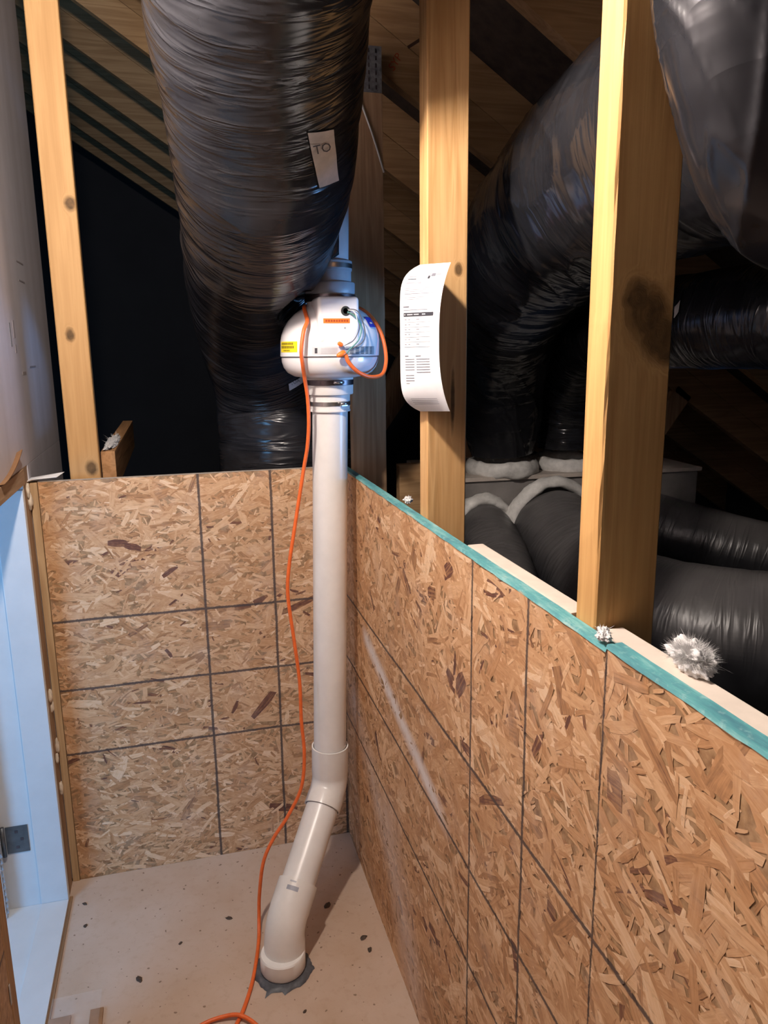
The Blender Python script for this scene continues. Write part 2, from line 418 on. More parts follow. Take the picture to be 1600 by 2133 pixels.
# ------------------------------------------------------------------ strand board walls
def strands(name, origin, su, sv, nrm, ls, lt, count, mat, parent, spread=32, size=1.0, seed=3, marks=()):
    """flat wood flakes lying in overlapping layers on a board face"""
    rng = random.Random(seed)
    vs, fs, tints, uvs = [], [], [], {}
    O, U, V, Nn = Vector(origin), Vector(su), Vector(sv), Vector(nrm)
    items = []
    for i in range(count):
        L = min(0.16, max(0.016, rng.lognormvariate(-3.33, 0.50)))*size
        Wd = min(0.036, max(0.0035, L*rng.uniform(0.09, 0.30)))
        a = rng.gauss(0, math.radians(spread)) if rng.random() < 0.8 else rng.uniform(0, math.pi)
        x = rng.random()
        t = rng.uniform(0.03, 0.12) if x < 0.018 else (rng.uniform(0.24, 0.42) if x < 0.20 else (rng.uniform(0.42, 0.68) if x < 0.76 else rng.uniform(0.66, 0.95)))
        items.append((rng.random()*ls, rng.random()*lt, L, Wd, a, t, 0.05+0.95*i/count))
    for mk_ in marks: items.append((*mk_, 1.02))
    for (s, t, L, Wd, a, ti, lay) in items:
        ca, sa = math.cos(a), math.sin(a)
        k1 = rng.uniform(-0.25, 0.25); k2 = rng.uniform(-0.25, 0.25); cv = rng.uniform(-0.10, 0.10)*L
        out = [(-0.5+rng.uniform(-.03, .03), -0.5*rng.uniform(0.5, 1)), (-0.17, -0.5+rng.uniform(-.08, .12)), (0.2, -0.5+rng.uniform(-.08, .12)), (0.5+k1*.3, -0.5*rng.uniform(0.45, 1)),
               (0.5+k2*.2, 0.5*rng.uniform(0.45, 1)), (0.17, 0.5+rng.uniform(-.12, .08)), (-0.2, 0.5+rng.uniform(-.12, .08)), (-0.5+rng.uniform(-.05, .05), 0.5*rng.uniform(0.45, 1))]
        base = len(vs); off = (rng.random()*20, rng.random()*20)
        tx, ty = rng.uniform(-0.010, 0.010), rng.uniform(-0.03, 0.03)
        fi = len(fs)
        for j, (px, py) in enumerate(out):
            lx, ly = px*L, py*Wd + cv*(4*px*px-1)*0.5
            ps = min(ls-0.0005, max(0.0005, s+lx*ca-ly*sa)); pt = min(lt-0.0005, max(0.0005, t+lx*sa+ly*ca))
            d = 0.0003+0.0006*lay + max(-0.00012, min(0.00012, 0.4*(tx*lx+ty*ly)))
            vs.append(O+U*ps+V*pt+Nn*d); uvs[(fi, base+j)] = (lx+off[0], ly+off[1])
        fs.append(tuple(range(base, base+8))); tints.append(ti)
    # keep faces pointing out of the board
    if U.cross(V).dot(Nn) < 0: fs = [f[::-1] for f in fs]
    o = mk(name, vs, fs, mat, parent, False, uvs)
    at = o.data.attributes.new('tint', 'FLOAT', 'FACE'); at.data.foreach_set('value', tints)
    tag(o, kind='stuff')
    return o

# back half wall
BV, BH = (-0.4126, -0.209, -0.0055), (0.816, 0.610, 0.411)
mb_s = osb_mat('strand_board_back', 'X', 0, BV, BH, True)
mb_p = osb_mat('strand_board_back_core', 'X', 0, BV, BH, False)
wb = empty('wall_back', (0, 0, 0)); tag(wb, 'low strand board half wall behind the white pipe', kind='structure')
boxm('panel', (-0.830, 0.0, 0.0), (0.0, 0.0115, H), mb_p, wb, 0.0005)
dk = [(0.17, 1.03, 0.060, 0.022, -0.12, 0.03), (0.205, 1.018, 0.045, 0.018, -0.3, 0.03), (0.50, 0.81, 0.05, 0.018, 0.1, 0.10), (0.555, 0.825, 0.045, 0.02, 0.35, 0.05),
      (0.545, 0.49, 0.10, 0.022, 0.85, 0.07), (0.46, 0.495, 0.04, 0.012, 1.1, 0.06), (0.28, 0.69, 0.03, 0.012, -1.0, 0.04), (0.20, 0.77, 0.06, 0.012, 0.5, 0.12), (0.38, 1.19, 0.06, 0.012, 1.2, 0.2),
      (0.42, 0.76, 0.08, 0.028, 0.0, 0.24), (0.35, 0.66, 0.07, 0.026, 0.5, 0.22)]
strands('wood_strands', (-0.830, 0, 0), (1, 0, 0), (0, 0, 1), (0, -1, 0), 0.830, H, 7200, mb_s, wb, 30, 0.9, 5, [(a+0.024,)+t for a, *t_ in dk for t in (tuple(t_),)])
boxm('top_edge', (-0.830, -0.001, H), (0.0, 0.0120, H+0.0012), plain('weathered_edge', (0.42, 0.36, 0.30), 0.7, var=0.12, scale=50), wb, 0.0003)

# right half wall: two boards that meet at the third printed line
RV, RH = (-1.0544, -1.2644, -1.4691), (0.834, 0.631, 0.430)
SCF = [(-0.26, 0.79, -0.92, 0.64, 0.035, 1.5), (-0.10, 0.55, -0.75, 0.10, 0.10, 0.55), (-0.45, 0.40, -0.75, 0.0, 0.14, 0.5)]
mr_s = osb_mat('strand_board_right', 'Y', 0, RV, RH, True, SCF)
mr_p = osb_mat('strand_board_right_core', 'Y', 0, RV, RH, False)
wr_ = empty('wall_right', (0, 0, 0)); tag(wr_, 'low strand board half wall on the right under the studs', kind='structure')
m, nt, b = new_mat('teal_edge_paint')
co = objco(nt); e1 = noise(nt, mapping(nt, co, (60, 9, 60)), 1.0, 4, 0.7); e2 = noise(nt, co, 90, 3, 0.6)
c1 = ramp(nt, e1, [(0.30, (0.06, 0.20, 0.24)), (0.5, (0.10, 0.33, 0.34)), (0.62, (0.20, 0.44, 0.43)), (0.74, (0.55, 0.50, 0.38))])
link(nt, mixc(nt, mth(nt, 'MULTIPLY', mth(nt, 'SUBTRACT', e2, 0.55, clamp=True), 2.0, clamp=True), c1, (0.45, 0.62, 0.60)), b.inputs['Base Color'])
b.inputs['Roughness'].default_value = 0.6
M_TEAL = m
YJ = -1.4691
for idx, (y0, y1, ztop, xo) in enumerate(((-0.004, YJ+0.001, H, 0.0), (YJ-0.001, -3.2, H+0.006, -0.002))):
    boxm('panel', (xo, y1, 0.0), (0.016, y0, ztop), mr_p, wr_, 0.0005)
    mk_ = []
    if idx == 0:
        mk_ = [(0.95, 0.955, 0.050, 0.030, -0.5, 0.06), (1.00, 0.965, 0.055, 0.032, 0.9, 0.08), (1.03, 0.86, 0.045, 0.02, 0.1, 0.07), (0.72, 1.12, 0.05, 0.035, 1.2, 0.22), (0.84, 1.085, 0.05, 0.03, 0.2, 0.14),
               (0.93, 1.16, 0.05, 0.028, 0.6, 0.09), (0.27, 0.29, 0.020, 0.018, 0.2, 0.05), (0.72, 0.28, 0.03, 0.02, 0.4, 0.12), (1.25, 0.62, 0.02, 0.05, 0.35, 0.04), (1.36, 0.79, 0.026, 0.022, 0.0, 0.10),
               (0.60, 1.03, 0.05, 0.03, 1.0, 0.18), (1.36, 1.12, 0.06, 0.03, -1.1, 0.22), (1.22, 1.0, 0.03, 0.05, 0.2, 0.25)]
    else:
        mk_ = [(0.03, 1.06, 0.03, 0.05, 0.1, 0.14), (0.24, 0.86, 0.13, 0.045, -0.55, 0.92), (0.14, 0.84, 0.17, 0.035, -1.0, 0.88), (0.10, 1.14, 0.10, 0.018, -0.6, 0.24), (0.18, 1.03, 0.07, 0.02, 1.5, 0.45),
               (0.20, 0.60, 0.16, 0.024, -0.05, 0.36), (0.26, 0.42, 0.10, 0.025, -0.9, 0.10), (0.12, 0.52, 0.08, 0.022, -0.5, 0.22)]
    strands('wood_strands', (xo, y0, 0), (0, -1, 0), (0, 0, 1), (-1, 0, 0), y0-y1, ztop-0.001, 10500 if idx == 0 else 9500, mr_s, wr_, 38, 1.15, 21+idx, mk_)
    # painted top edge, slightly ragged
    n = 90; vs = []; fs = []
    for k in range(n+1):
        yy = y0+(y1-y0)*k/n; j = fbm(yy, 3.3, idx, 31)*0.0016; j2 = fbm(yy, 7.7, idx, 26)*0.0014
        vs += [(xo-0.0022+j, yy, ztop-0.0030+j2), (xo-0.0005+j, yy, ztop+0.0016+j2*0.5), (0.0165, yy, ztop+0.0020+j2*0.5), (0.0165, yy, ztop-0.004)]
    for k in range(n):
        for q in range(3): fs.append((k*4+q, k*4+q+1, k*4+q+5, k*4+q+4))
    mk('painted_edge', vs, fs, M_TEAL, wr_)
# back of the corner: the strip of board between the wall end and the corner
boxm('corner_stud', (0.0, 0.0, 0.0), (0.016, 0.012, H-0.002), M_WOOD, wr_, 0.001)

# cream boards lying on the wall behind the painted edge
for (ya, yb, x1, zt, lab) in ((-0.985, -1.352, 0.046, H+0.003, 'cream board along the top of the right half wall between the two front studs'),
                          (-1.416, -3.1, 0.052, H+0.003, 'cream board along the top of the right half wall nearest the camera')):
    o = boxm('top_plate', (0.0172, yb, zt-0.02), (x1, ya, zt), M_PLATE, None, 0.002)
    tag(o, lab, 'board', 'cream boards on the right half wall')

# ------------------------------------------------------------------ left wall, door
m, nt, b = new_mat('grey_sheathing_board')
co = objco(nt)
f1 = noise(nt, mapping(nt, co, (1, 10, 0.6)), 1.0, 3, 0.5); f2 = noise(nt, co, 25, 4, 0.6)
col = ramp(nt, f1, [(0.3, (0.52, 0.49, 0.52)), (0.7, (0.64, 0.61, 0.66))])
link(nt, mixc(nt, mth(nt, 'MULTIPLY', f2, 0.25), col, (0.36, 0.29, 0.26)), b.inputs['Base Color'])
b.inputs['Roughness'].default_value = 0.5
M_BOARD = m
XL = -0.852
wl = empty('wall_left', (0, 0, 0)); tag(wl, 'pale grey sheathing board wall above the access door', kind='structure')
boxm('panel', (XL-0.012, -3.2, 1.262), (XL, 0.62, 3.0), M_BOARD, wl, 0.001)
boxm('panel', (XL-0.012, -3.2, 0.0), (XL, -0.757, 1.262), mb_p, wl, 0.001)
boxm('panel', (XL-0.012, 0.012, 0.0), (XL, 0.62, 1.2615), M_BOARD, wl, 0.001)
for (y, z, h, w, c) in ((-0.02, 1.60, 0.060, 0.012, 0), (0.03, 1.615, 0.045, 0.02, 1), (0.03, 1.565, 0.022, 0.018, 1), (0.11, 1.50, 0.008, 0.05, 1), (0.25, 1.515, 0.005, 0.10, 1), (0.22, 1.80, 0.004, 0.10, 1), (0.22, 1.75, 0.004, 0.09, 1)):
    boxm('printed_mark', (XL-0.0005, y-w/2, z-h/2), (XL+0.0006, y+w/2, z+h/2), plain('faded_print', (0.20, 0.20, 0.21), 0.6) if c == 0 else plain('pale_print', (0.32, 0.28, 0.28), 0.6), wl, 0)
boxm('jack_stud', (XL-0.088, -0.072, 0.0), (XL, -0.001, 1.262), wood('rough_stud', (0.40, 0.27, 0.17), (0.24, 0.14, 0.08)), wl, 0.002)
boxm('trimmer_stud', (XL-0.088, -0.757, 0.0), (XL+0.001, -0.717, 1.262), wood('rough_stud_near', (0.42, 0.25, 0.12), (0.26, 0.14, 0.06)), wl, 0.002)

door = empty('door_1', (XL, -0.4, 0)); tag(door, 'small white access door frame set into the left wall', kind='structure')
def dbox(name, lo, hi, mat, bev=0.0015, par=None):
    o = boxm(name, lo, hi, mat, None, bev)
    o.data.transform(Matrix.Translation((-XL, 0.4, 0))); o.parent = door if par is None else par
    return o
X0 = -1.06
dbox('side_jamb', (X0, -0.082, 0.0), (XL+0.001, -0.0725, 1.222), M_WHITE)
dbox('door_stop', (-0.924, -0.0945, 0.010), (XL+0.001, -0.0822, 1.210), M_WHITE, 0.003)
dbox('sill', (X0, -0.7165, 0.0), (XL+0.001, -0.0826, 0.003), M_WHITE, 0.001)
dbox('sill_stop', (-0.924, -0.7165, 0.0032), (XL+0.001, -0.0826, 0.0098), M_WHITE, 0.002)
dbox('head_jamb', (X0, -0.7165, 1.222), (XL-0.012, -0.0725, 1.240), M_WHITE)
ht = dbox('head_trim', (XL-0.0115, -0.7165, 1.222), (XL+0.004, -0.066, 1.2615), wood('raw_trim', (0.46, 0.31, 0.20), (0.30, 0.18, 0.10), 'Y'), 0.002)
dbox('sill_edge', (XL+0.0012, -0.7165, 0.0), (XL+0.010, -0.075, 0.0045), wood('raw_sill_edge', (0.36, 0.22, 0.12), (0.22, 0.13, 0.07), 'Y'), 0.001)
hg = dbox('hinge', (-0.996, -0.0850, 0.180), (-0.938, -0.0822, 0.262), M_HINGE, 0.002)
hk = tube('hinge_knuckle', [(-1.002-XL, -0.089+0.4, 0.176, 0.0055), (-1.002-XL, -0.089+0.4, 0.266, 0.0055)], M_HINGE, hg, 12, 1)
for zz in (0.197, 0.221, 0.245):
    for xx in ((-0.955,) if zz == 0.221 else (-0.968,)):
        dbox('screw', (xx-0.004, -0.0862, zz-0.004), (xx+0.004, -0.0849, zz+0.004), M_DARKST, 0.001, hg)
slab = dbox('door_slab', (-1.60, -0.128, 0.008), (-1.008, -0.093, 1.205), M_WHITE, 0.002)
# ragged weatherstrip left on the slab's edge
vs, fs = [], []
for k in range(60):
    z = 0.02+k*0.0195; w = 0.004+0.006*random.random()
    vs += [(-1.0078-XL, -0.125+0.4, z), (-1.0078-XL+w, -0.125+0.4, z+0.004), (-1.0078-XL+w*0.6, -0.125+0.4, z+0.013), (-1.0078-XL, -0.118+0.4, z+0.015)]
    fs.append((k*4, k*4+1, k*4+2, k*4+3))
mk('weatherstrip', vs, fs, M_RUBG, slab)
# floor of the room beyond the door
o = boxm('floor', (-3.2, -3.2, -0.02), (XL-0.0085, -0.0, -0.001), M_FLOOR, bev=0); o.name = 'floor'; tag(o, 'floor of the daylit room beyond the access door', kind='structure')

# corner stud that closes the back wall on the left
o = boxm('corner_stud', (-0.8505, -0.0045, 0.0), (-0.8312, 0.037, H-0.001), wood('corner_pine', (0.60, 0.42, 0.24), (0.42, 0.26, 0.13)), None, 0.002)
tag(o, 'narrow upright pine stud between the white door frame and the back half wall', 'stud')
# foam blobs in the gap beside the frame
for i, (z, s) in enumerate(((1.20, 0.008), (1.17, 0.010), (0.62, 0.009), (0.585, 0.008), (0.46, 0.009), (0.43, 0.007), (0.33, 0.008))):
    bm = bmesh.new(); bmesh.ops.create_icosphere(bm, subdivisions=3, radius=1)
    for v in bm.verts:
        v.co *= 1+0.35*fbm(v.co.x+i*3, v.co.y, v.co.z, 1.7); v.co = Vector((v.co.x*s*0.7, v.co.y*s, v.co.z*s*2.4))
    me = bpy.data.meshes.new('foam_bead'); bm.to_mesh(me); bm.free(); me.materials.append(M_FOAM)
    me.polygons.foreach_set('use_smooth', [True]*len(me.polygons))
    o = bpy.data.objects.new('foam_bead', me); COL.objects.link(o); o.parent = wl; o.location = (XL+0.003, -0.035+0.012*math.sin(i*2.1), z)
# paper scrap on the end of the back wall
vs = [(-0.862, -0.03, H+0.004), (-0.842, -0.012, H+0.010), (-0.780, -0.004, H+0.012), (-0.765, 0.03, H+0.020), (-0.80, 0.045, H+0.012), (-0.85, 0.035, H+0.008)]
o = mk('paper_scrap', vs+[(x, y, z-0.0012) for x, y, z in vs], [(0, 1, 2, 3, 4, 5), (11, 10, 9, 8, 7, 6)]+[(i, i+6, (i+1) % 6+6, (i+1) % 6) for i in range(6)], M_PAPER)
tag(o, 'torn white scrap lying on the left end of the back half wall', 'scrap')
# curled brown strip on top of the door head
vs, fs = [], []
for k in range(13):
    t = k/12; yy = -0.345+0.235*t; zz = 1.2635+0.038*t**2.2
    for dx, dz in ((-0.012, 0), (0.008, 0.004), (0.008, 0.0055), (-0.012, 0.0015)): vs.append((XL+0.006+dx, yy, zz+dz*(1+2*t)))
for k in range(12):
    for q in range(4): fs.append((k*4+q, k*4+(q+1) % 4, k*4+4+(q+1) % 4, k*4+4+q))
fs += [(3, 2, 1, 0), (48, 49, 50, 51)]
o = mk('cardboard_strip', vs, fs, M_CARD, None, False); tag(o, 'curled brown strip lying on the door head trim', 'cardboard')

# ------------------------------------------------------------------ studs
def stud(name, lo, hi, mat, label, group=None, rag=0.0):
    nz = 60
    prof = []
    cx, cy = (lo[0]+hi[0])/2, (lo[1]+hi[1])/2
    hx, hy = (hi[0]-lo[0])/2, (hi[1]-lo[1])/2
    bev = 0.0025
    ring = [(-hx+bev, -hy), (hx-bev, -hy), (hx, -hy+bev), (hx, hy-bev), (hx-bev, hy), (-hx+bev, hy), (-hx, hy-bev), (-hx, -hy+bev)]
    vs, fs = [], []
    for k in range(nz+1):
        z = lo[2]+(hi[2]-lo[2])*k/nz
        for j, (x, y) in enumerate(ring):
            rx = rag*fbm(z*1.0, j*5.1, lo[1], 60) if j in (0, 7) else 0
            vs.append((x+rx, y+rx*0.6, z-lo[2]))
    for k in range(nz):
        for j in range(8): fs.append((k*8+j, k*8+(j+1) % 8, k*8+8+(j+1) % 8, k*8+8+j))
    fs += [tuple(range(8))[::-1], tuple(range(nz*8, nz*8+8))]
    o = mk(name, vs, fs, mat, None, False, loc=(cx, cy, lo[2]))
    tag(o, label, 'stud', group)
    return o
GS = 'bare pine studs'
stud('wall_stud', (0.0175, -1.409, 0.0), (0.100, -1.362, 2.31), wood('pine_knotty', (0.66, 0.38, 0.145), (0.48, 0.245, 0.08), 'Z', [((-0.006, -0.0235, 1.606), (0.016, 0.05, 0.018)), ((0.008, -0.0235, 1.588), (0.025, 0.05, 0.028)), ((0.024, -0.0235, 1.566), (0.024, 0.05, 0.026)), ((0.034, -0.0235, 1.548), (0.014, 0.05, 0.016))]),
     'pine stud nearest the camera on the right with a big dark knot', GS, 0.0016)
stud('wall_stud', (0.0175, -0.760, 0.0), (0.100, -0.713, 2.31), wood('pine_streaked', (0.66, 0.40, 0.18), (0.46, 0.245, 0.09), 'Z', [((0.022, -0.0235, 1.70), (0.007, 0.02, 0.011)), ((0.012, -0.0235, 1.45), (0.004, 0.02, 0.05))]),
     'middle pine stud with the printed sheet fastened to it', GS, 0.0008)
stud('wall_stud', (-0.752, 0.040, 0.0), (-0.673, 0.078, 2.72), wood('pine_pale', (0.58, 0.345, 0.15), (0.43, 0.235, 0.09), 'Z', [((0.025, -0.019, 1.93), (0.012, 0.02, 0.016)), ((-0.005, -0.019, 1.60), (0.010, 0.02, 0.016)), ((0.018, -0.019, 1.24), (0.014, 0.02, 0.018))], 0.6),
     'tall pine stud rising behind the left end of the back half wall', GS)

# board on edge running back beside that stud
o = boxm('blocking_board', (-0.672, 0.085, 1.17), (-0.634, 1.10, 1.279), wood('pine_block', (0.52, 0.28, 0.13), (0.34, 0.17, 0.07), 'Y'), None, 0.002)
tag(o, 'board on edge running back beside the left stud, dusted white on top', 'board')
def fluff(name, c, r, label=None, par=None, n=260, seed=1, cat='insulation', hair=0.02, thick=0.0008):
    """tuft of loose fibre: a lumpy core with many thin strands"""
    rng = random.Random(seed)
    bm = bmesh.new(); bmesh.ops.create_icosphere(bm, subdivisions=5, radius=1)
    for v in bm.verts:
        k = 1+0.05*fbm(v.co.x, v.co.y+seed, v.co.z, 19.0)+0.04*fbm(v.co.x, v.co.y+seed, v.co.z, 37.0)+0.45*fbm(v.co.x+seed, v.co.y, v.co.z, 1.6)+0.30*fbm(v.co.x, v.co.y+seed, v.co.z, 4.0)+0.18*fbm(v.co.x, v.co.y+seed, v.co.z, 9.0)
        v.co = Vector((v.co.x*r[0]*k*0.85, v.co.y*r[1]*k*0.85, v.co.z*r[2]*k*0.85))
    for i in range(n):
        d = Vector((rng.gauss(0, 1), rng.gauss(0, 1), abs(rng.gauss(0, 1)))).normalized()
        p = Vector((d.x*r[0], d.y*r[1], d.z*r[2]))*0.75
        e = p+Vector((d.x+rng.gauss(0, .6), d.y+rng.gauss(0, .6), d.z+rng.gauss(0, .6)))*hair*rng.random()
        w = Vector((rng.gauss(0, 1), rng.gauss(0, 1), rng.gauss(0, 1))).normalized()*thick
        bm.faces.new([bm.verts.new(p-w), bm.verts.new(p+w), bm.verts.new(e)])
    me = bpy.data.meshes.new(name); bm.to_mesh(me); bm.free(); me.materials.append(M_FLUFF)
    me.polygons.foreach_set('use_smooth', [True]*len(me.polygons))
    o = bpy.data.objects.new(name, me); COL.objects.link(o); o.location = c
    if par is not None: o.parent = par
    if label: tag(o, label, cat)
    return o
fluff('insulation_dust', (-0.653, 0.30, 1.284), (0.020, 0.22, 0.007), 'thin white drift of insulation on the board beside the left stud', seed=4, n=160, hair=0.012)
fluff('insulation_tuft', (0.050, -1.548, H+0.0155), (0.020, 0.033, 0.0175), 'large fluffy white insulation tuft beside the right stud', seed=2, n=9000, hair=0.008, thick=0.00028)
fluff('insulation_tuft', (0.002, -1.455, H+0.013), (0.007, 0.013, 0.010), 'small white insulation tuft at the foot of the right stud', seed=7, n=80, hair=0.006)
fluff('insulation_tuft', (0.026, -0.60, H+0.010), (0.010, 0.012, 0.009), 'small pale insulation tuft left of the middle stud', seed=9, n=60, hair=0.005)

# ------------------------------------------------------------------ roof: trusses and deck
SL = -0.65
def zlow(x): return 2.229+SL*(x-0.257)
AN = math.atan(SL)
def chord_box(name, x0, x1, zoff, hgt, y0, y1, mat, par):
    """member following the roof slope; hgt measured straight up"""
    vs = []
    for x in (x0, x1):
        for y in (y0, y1):
            vs += [(x, y, zlow(x)+zoff), (x, y, zlow(x)+zoff+hgt)]
    fs = [(0, 1, 3, 2), (4, 6, 7, 5), (0, 4, 5, 1), (2, 3, 7, 6), (1, 5, 7, 3), (0, 2, 6, 4)]
    return mk(name, vs, fs, mat, par)
MC = [wood('truss_pine_%d' % i, (0.46*k, 0.285*k, 0.14*k), (0.29*k, 0.16*k, 0.07*k), 'X', kn) for i, (k, kn) in enumerate(((1.0, [((0.20, 0.04, 2.31), (0.02, 0.03, 0.012))]), (0.85, []), (0.95, [])))]
M_WEB = wood('truss_web_pine', (0.52, 0.34, 0.20), (0.34, 0.19, 0.10))
TY = [-0.63, 0.04, 0.65, 1.26, 1.87, 2.48, 3.09, 3.70, 4.31]
TL = ['front truss with a sloping chord over the right-hand ducts', 'truss standing over the back half wall behind the fan pipe', 'first truss beyond the back half wall', 'second truss beyond the back half wall', 'third truss beyond the back half wall',
      'fourth truss beyond the back half wall', 'fifth truss beyond the back half wall', 'sixth truss beyond the back half wall', 'farthest truss in the dark of the attic']
for i, y in enumerate(TY):
    t = empty('roof_truss', (0, 0, 0)); tag(t, TL[i], 'roof truss', 'roof trusses')
    if i == 0:
        chord_box('top_chord', 0.115, 2.9, 0.0, 0.125, y, y+0.038, MC[2], t)
        chord_box('doubler_chord', 0.115, 2.9, 0.127, 0.12, y, y+0.038, MC[0], t)
        continue
    chord_box('top_chord', -2.4, 2.9, 0.0, 0.118, y, y+0.038, MC[i % 3], t)
    chord_box('doubler_chord', -2.4, 2.9, 0.120, 0.125, y, y+0.038, MC[(i+1) % 3], t)
    if i == 1:
        boxm('web', (0.040, y-0.036, 0.0), (0.142, y-0.001, 2.30), M_WEB, t, 0.002)
        pl = boxm('nail_plate', (0.055, y-0.0385, 2.235), (0.140, y-0.0365, 2.350), M_GALV, t, 0)
        for a in range(4):
            for c in range(6):
                boxm('tooth', (0.062+a*0.02, y-0.0395, 2.243+c*0.018), (0.066+a*0.02, y-0.0383, 2.253+c*0.018), M_DARKST, pl, 0)
        # ink stamp and dark joint on the chord
        mm = Matrix.Translation((0.19, y-0.0008, zlow(0.19)+0.055)) @ Matrix.Rotation(math.pi/2, 4, 'X') @ Matrix.Rotation(AN+math.pi/2, 4, 'Z')
        text_mesh('stamp', 'SYP', 0.03, M_INKO, mm, t)
        for (xa, za, xb, zb) in ((0.226, 0.118, 0.290, 0.20),):
            d = Vector((xb-xa, 0, zlow(xb)+zb-zlow(xa)-za)).normalized(); n_ = Vector((-d.z, 0, d.x))*0.004
            A = Vector((xa, y-0.0006, zlow(xa)+za)); B = Vector((xb, y-0.0006, zlow(xb)+zb))
            mk('joint_line', [A-n_, A+n_, B+n_, B-n_], [(0, 1, 2, 3)], plain('dark_joint', (0.05, 0.02, 0.01), 0.8), t)
    else:
        xw = -0.30+0.22*(i % 3)
        vs = []
        # inclined web
        A = Vector((xw+0.9, y, 0.55)); B = Vector((xw+1.5, y, zlow(xw+1.5)+0.03)); d = (B-A).normalized(); n_ = Vector((-d.z, 0, d.x))*0.042
        for yy in (y, y+0.036):
            for p in (A-n_, A+n_, B+n_, B-n_): vs.append((p.x, yy, p.z))
        mk('web', vs, [(3, 2, 1, 0), (4, 5, 6, 7), (0, 1, 5, 4), (1, 2, 6, 5), (2, 3, 7, 6), (3, 0, 4, 7)], M_WEB, t)
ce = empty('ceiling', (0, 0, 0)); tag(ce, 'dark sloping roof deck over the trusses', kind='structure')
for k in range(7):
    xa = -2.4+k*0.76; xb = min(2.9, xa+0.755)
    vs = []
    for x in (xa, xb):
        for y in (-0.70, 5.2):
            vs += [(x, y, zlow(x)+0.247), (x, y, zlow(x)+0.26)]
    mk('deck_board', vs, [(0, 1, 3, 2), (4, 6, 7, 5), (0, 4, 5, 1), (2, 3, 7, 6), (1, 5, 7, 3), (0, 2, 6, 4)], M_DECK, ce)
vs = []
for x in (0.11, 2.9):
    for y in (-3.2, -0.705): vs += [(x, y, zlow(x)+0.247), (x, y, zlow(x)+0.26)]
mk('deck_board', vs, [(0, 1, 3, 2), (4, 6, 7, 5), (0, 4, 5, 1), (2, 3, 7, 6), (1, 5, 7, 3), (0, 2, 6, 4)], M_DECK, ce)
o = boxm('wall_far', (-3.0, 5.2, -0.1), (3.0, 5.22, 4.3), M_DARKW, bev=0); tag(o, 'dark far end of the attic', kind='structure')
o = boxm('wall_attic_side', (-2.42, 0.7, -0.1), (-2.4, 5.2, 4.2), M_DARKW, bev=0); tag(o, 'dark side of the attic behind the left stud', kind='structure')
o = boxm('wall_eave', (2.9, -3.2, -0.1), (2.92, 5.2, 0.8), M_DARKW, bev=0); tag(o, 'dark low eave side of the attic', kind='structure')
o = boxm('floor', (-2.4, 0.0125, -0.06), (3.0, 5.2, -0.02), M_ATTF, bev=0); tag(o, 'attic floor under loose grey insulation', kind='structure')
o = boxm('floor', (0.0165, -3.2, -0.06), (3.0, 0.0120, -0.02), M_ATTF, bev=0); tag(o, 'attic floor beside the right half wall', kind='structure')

# pale wire crossing the truss web behind the fan pipe
o = tube('loose_wire', [(0.070, -0.004, 2.236, 0.0028), (0.083, -0.0035, 2.198, 0.0028), (0.115, -0.003, 2.115, 0.0028), (0.142, -0.003, 2.032, 0.0028)], M_WIREW, None, 8, 6)
tag(o, 'thin white wire slanting down the truss web behind the duct', 'wire')

# ------------------------------------------------------------------ ducts
def crinkle(seed, amp=0.006, folds=0.0):
    def f(a, s, r):
        ca, sa = math.cos(a), math.sin(a)
        fo = 0.0
        if folds:
            q = mnoise.noise(Vector((ca*1.1+seed, sa*1.1, s*5.0+ca*1.4)))
            fo = folds*max(0.0, 1-abs(q)*7.0)**2 + folds*0.6*mnoise.noise(Vector((ca*2.0, sa*2.0+seed, s*4.0)))
            q = mnoise.noise(Vector((ca*1.9, sa*1.9+seed*2, s*9.0-sa*1.1)))
            fo += folds*0.45*max(0.0, 1-abs(q)*8.0)**2
        w = 1.0*mnoise.noise(Vector((ca*1.6+seed, sa*1.6, s*9)))
        w += 0.8*abs(mnoise.noise(Vector((ca*1.5, sa*1.5+seed, s*16))))
        w += 0.25*mnoise.noise(Vector((ca*2.5, sa*2.5+seed, s*38)))
        return amp*w+fo
    return f
def duct(name, pts, mat, label, seg=110, n=26, amp=0.006, seed=1.0, group='black insulated flexible ducts', dent=None, folds=0.0):
    e = empty(name, pts[0][:3])
    path = catmull(pts, n)
    vs, fs, uv = tube_data(path, seg, crinkle(seed, amp, folds))
    if dent: vs = [dent(v) for v in vs]
    o0 = Vector(pts[0][:3])
    o = mk('sleeve', [v-o0 for v in vs], fs, mat, e, True, uv)
    tag(e, label, 'duct', group)
    return e, path
A_PTS = [(-0.36, -1.45, 2.85, 0.195), (-0.325, -1.12, 2.48, 0.195), (-0.288, -0.86, 2.245, 0.196), (-0.276, -0.712, 2.146, 0.197), (-0.255, -0.572, 2.036, 0.193), (-0.244, -0.45, 1.932, 0.188), (-0.240, -0.283, 1.83, 0.178), (-0.232, -0.03, 1.745, 0.180),
         (-0.195, 0.19, 1.62, 0.190), (-0.130, 0.325, 1.445, 0.208), (-0.112, 0.330, 1.287, 0.218), (-0.112, 0.326, 1.10, 0.222), (-0.10, 0.325, 0.5, 0.22)]
def press(v):
    """the soft sleeve gives way round the upright pipe"""
    ax = Vector((-0.0735+(v.z-1.497)*0.0272, -0.25, v.z)); d = v-ax; d.z = 0
    R = 0.056 if v.z > 1.76 else (0.075 if v.z > 1.69 else 0.132)
    if v.z > 1.45 and d.length < R:
        d = Vector((-0.75, -0.66, 0)) if d.length < 1e-4 else d.normalized()
        if d.x > 0.2: d = Vector((0.2, -1, 0)).normalized()
        return Vector((ax.x+d.x*R, ax.y+d.y*R, v.z))
    return v
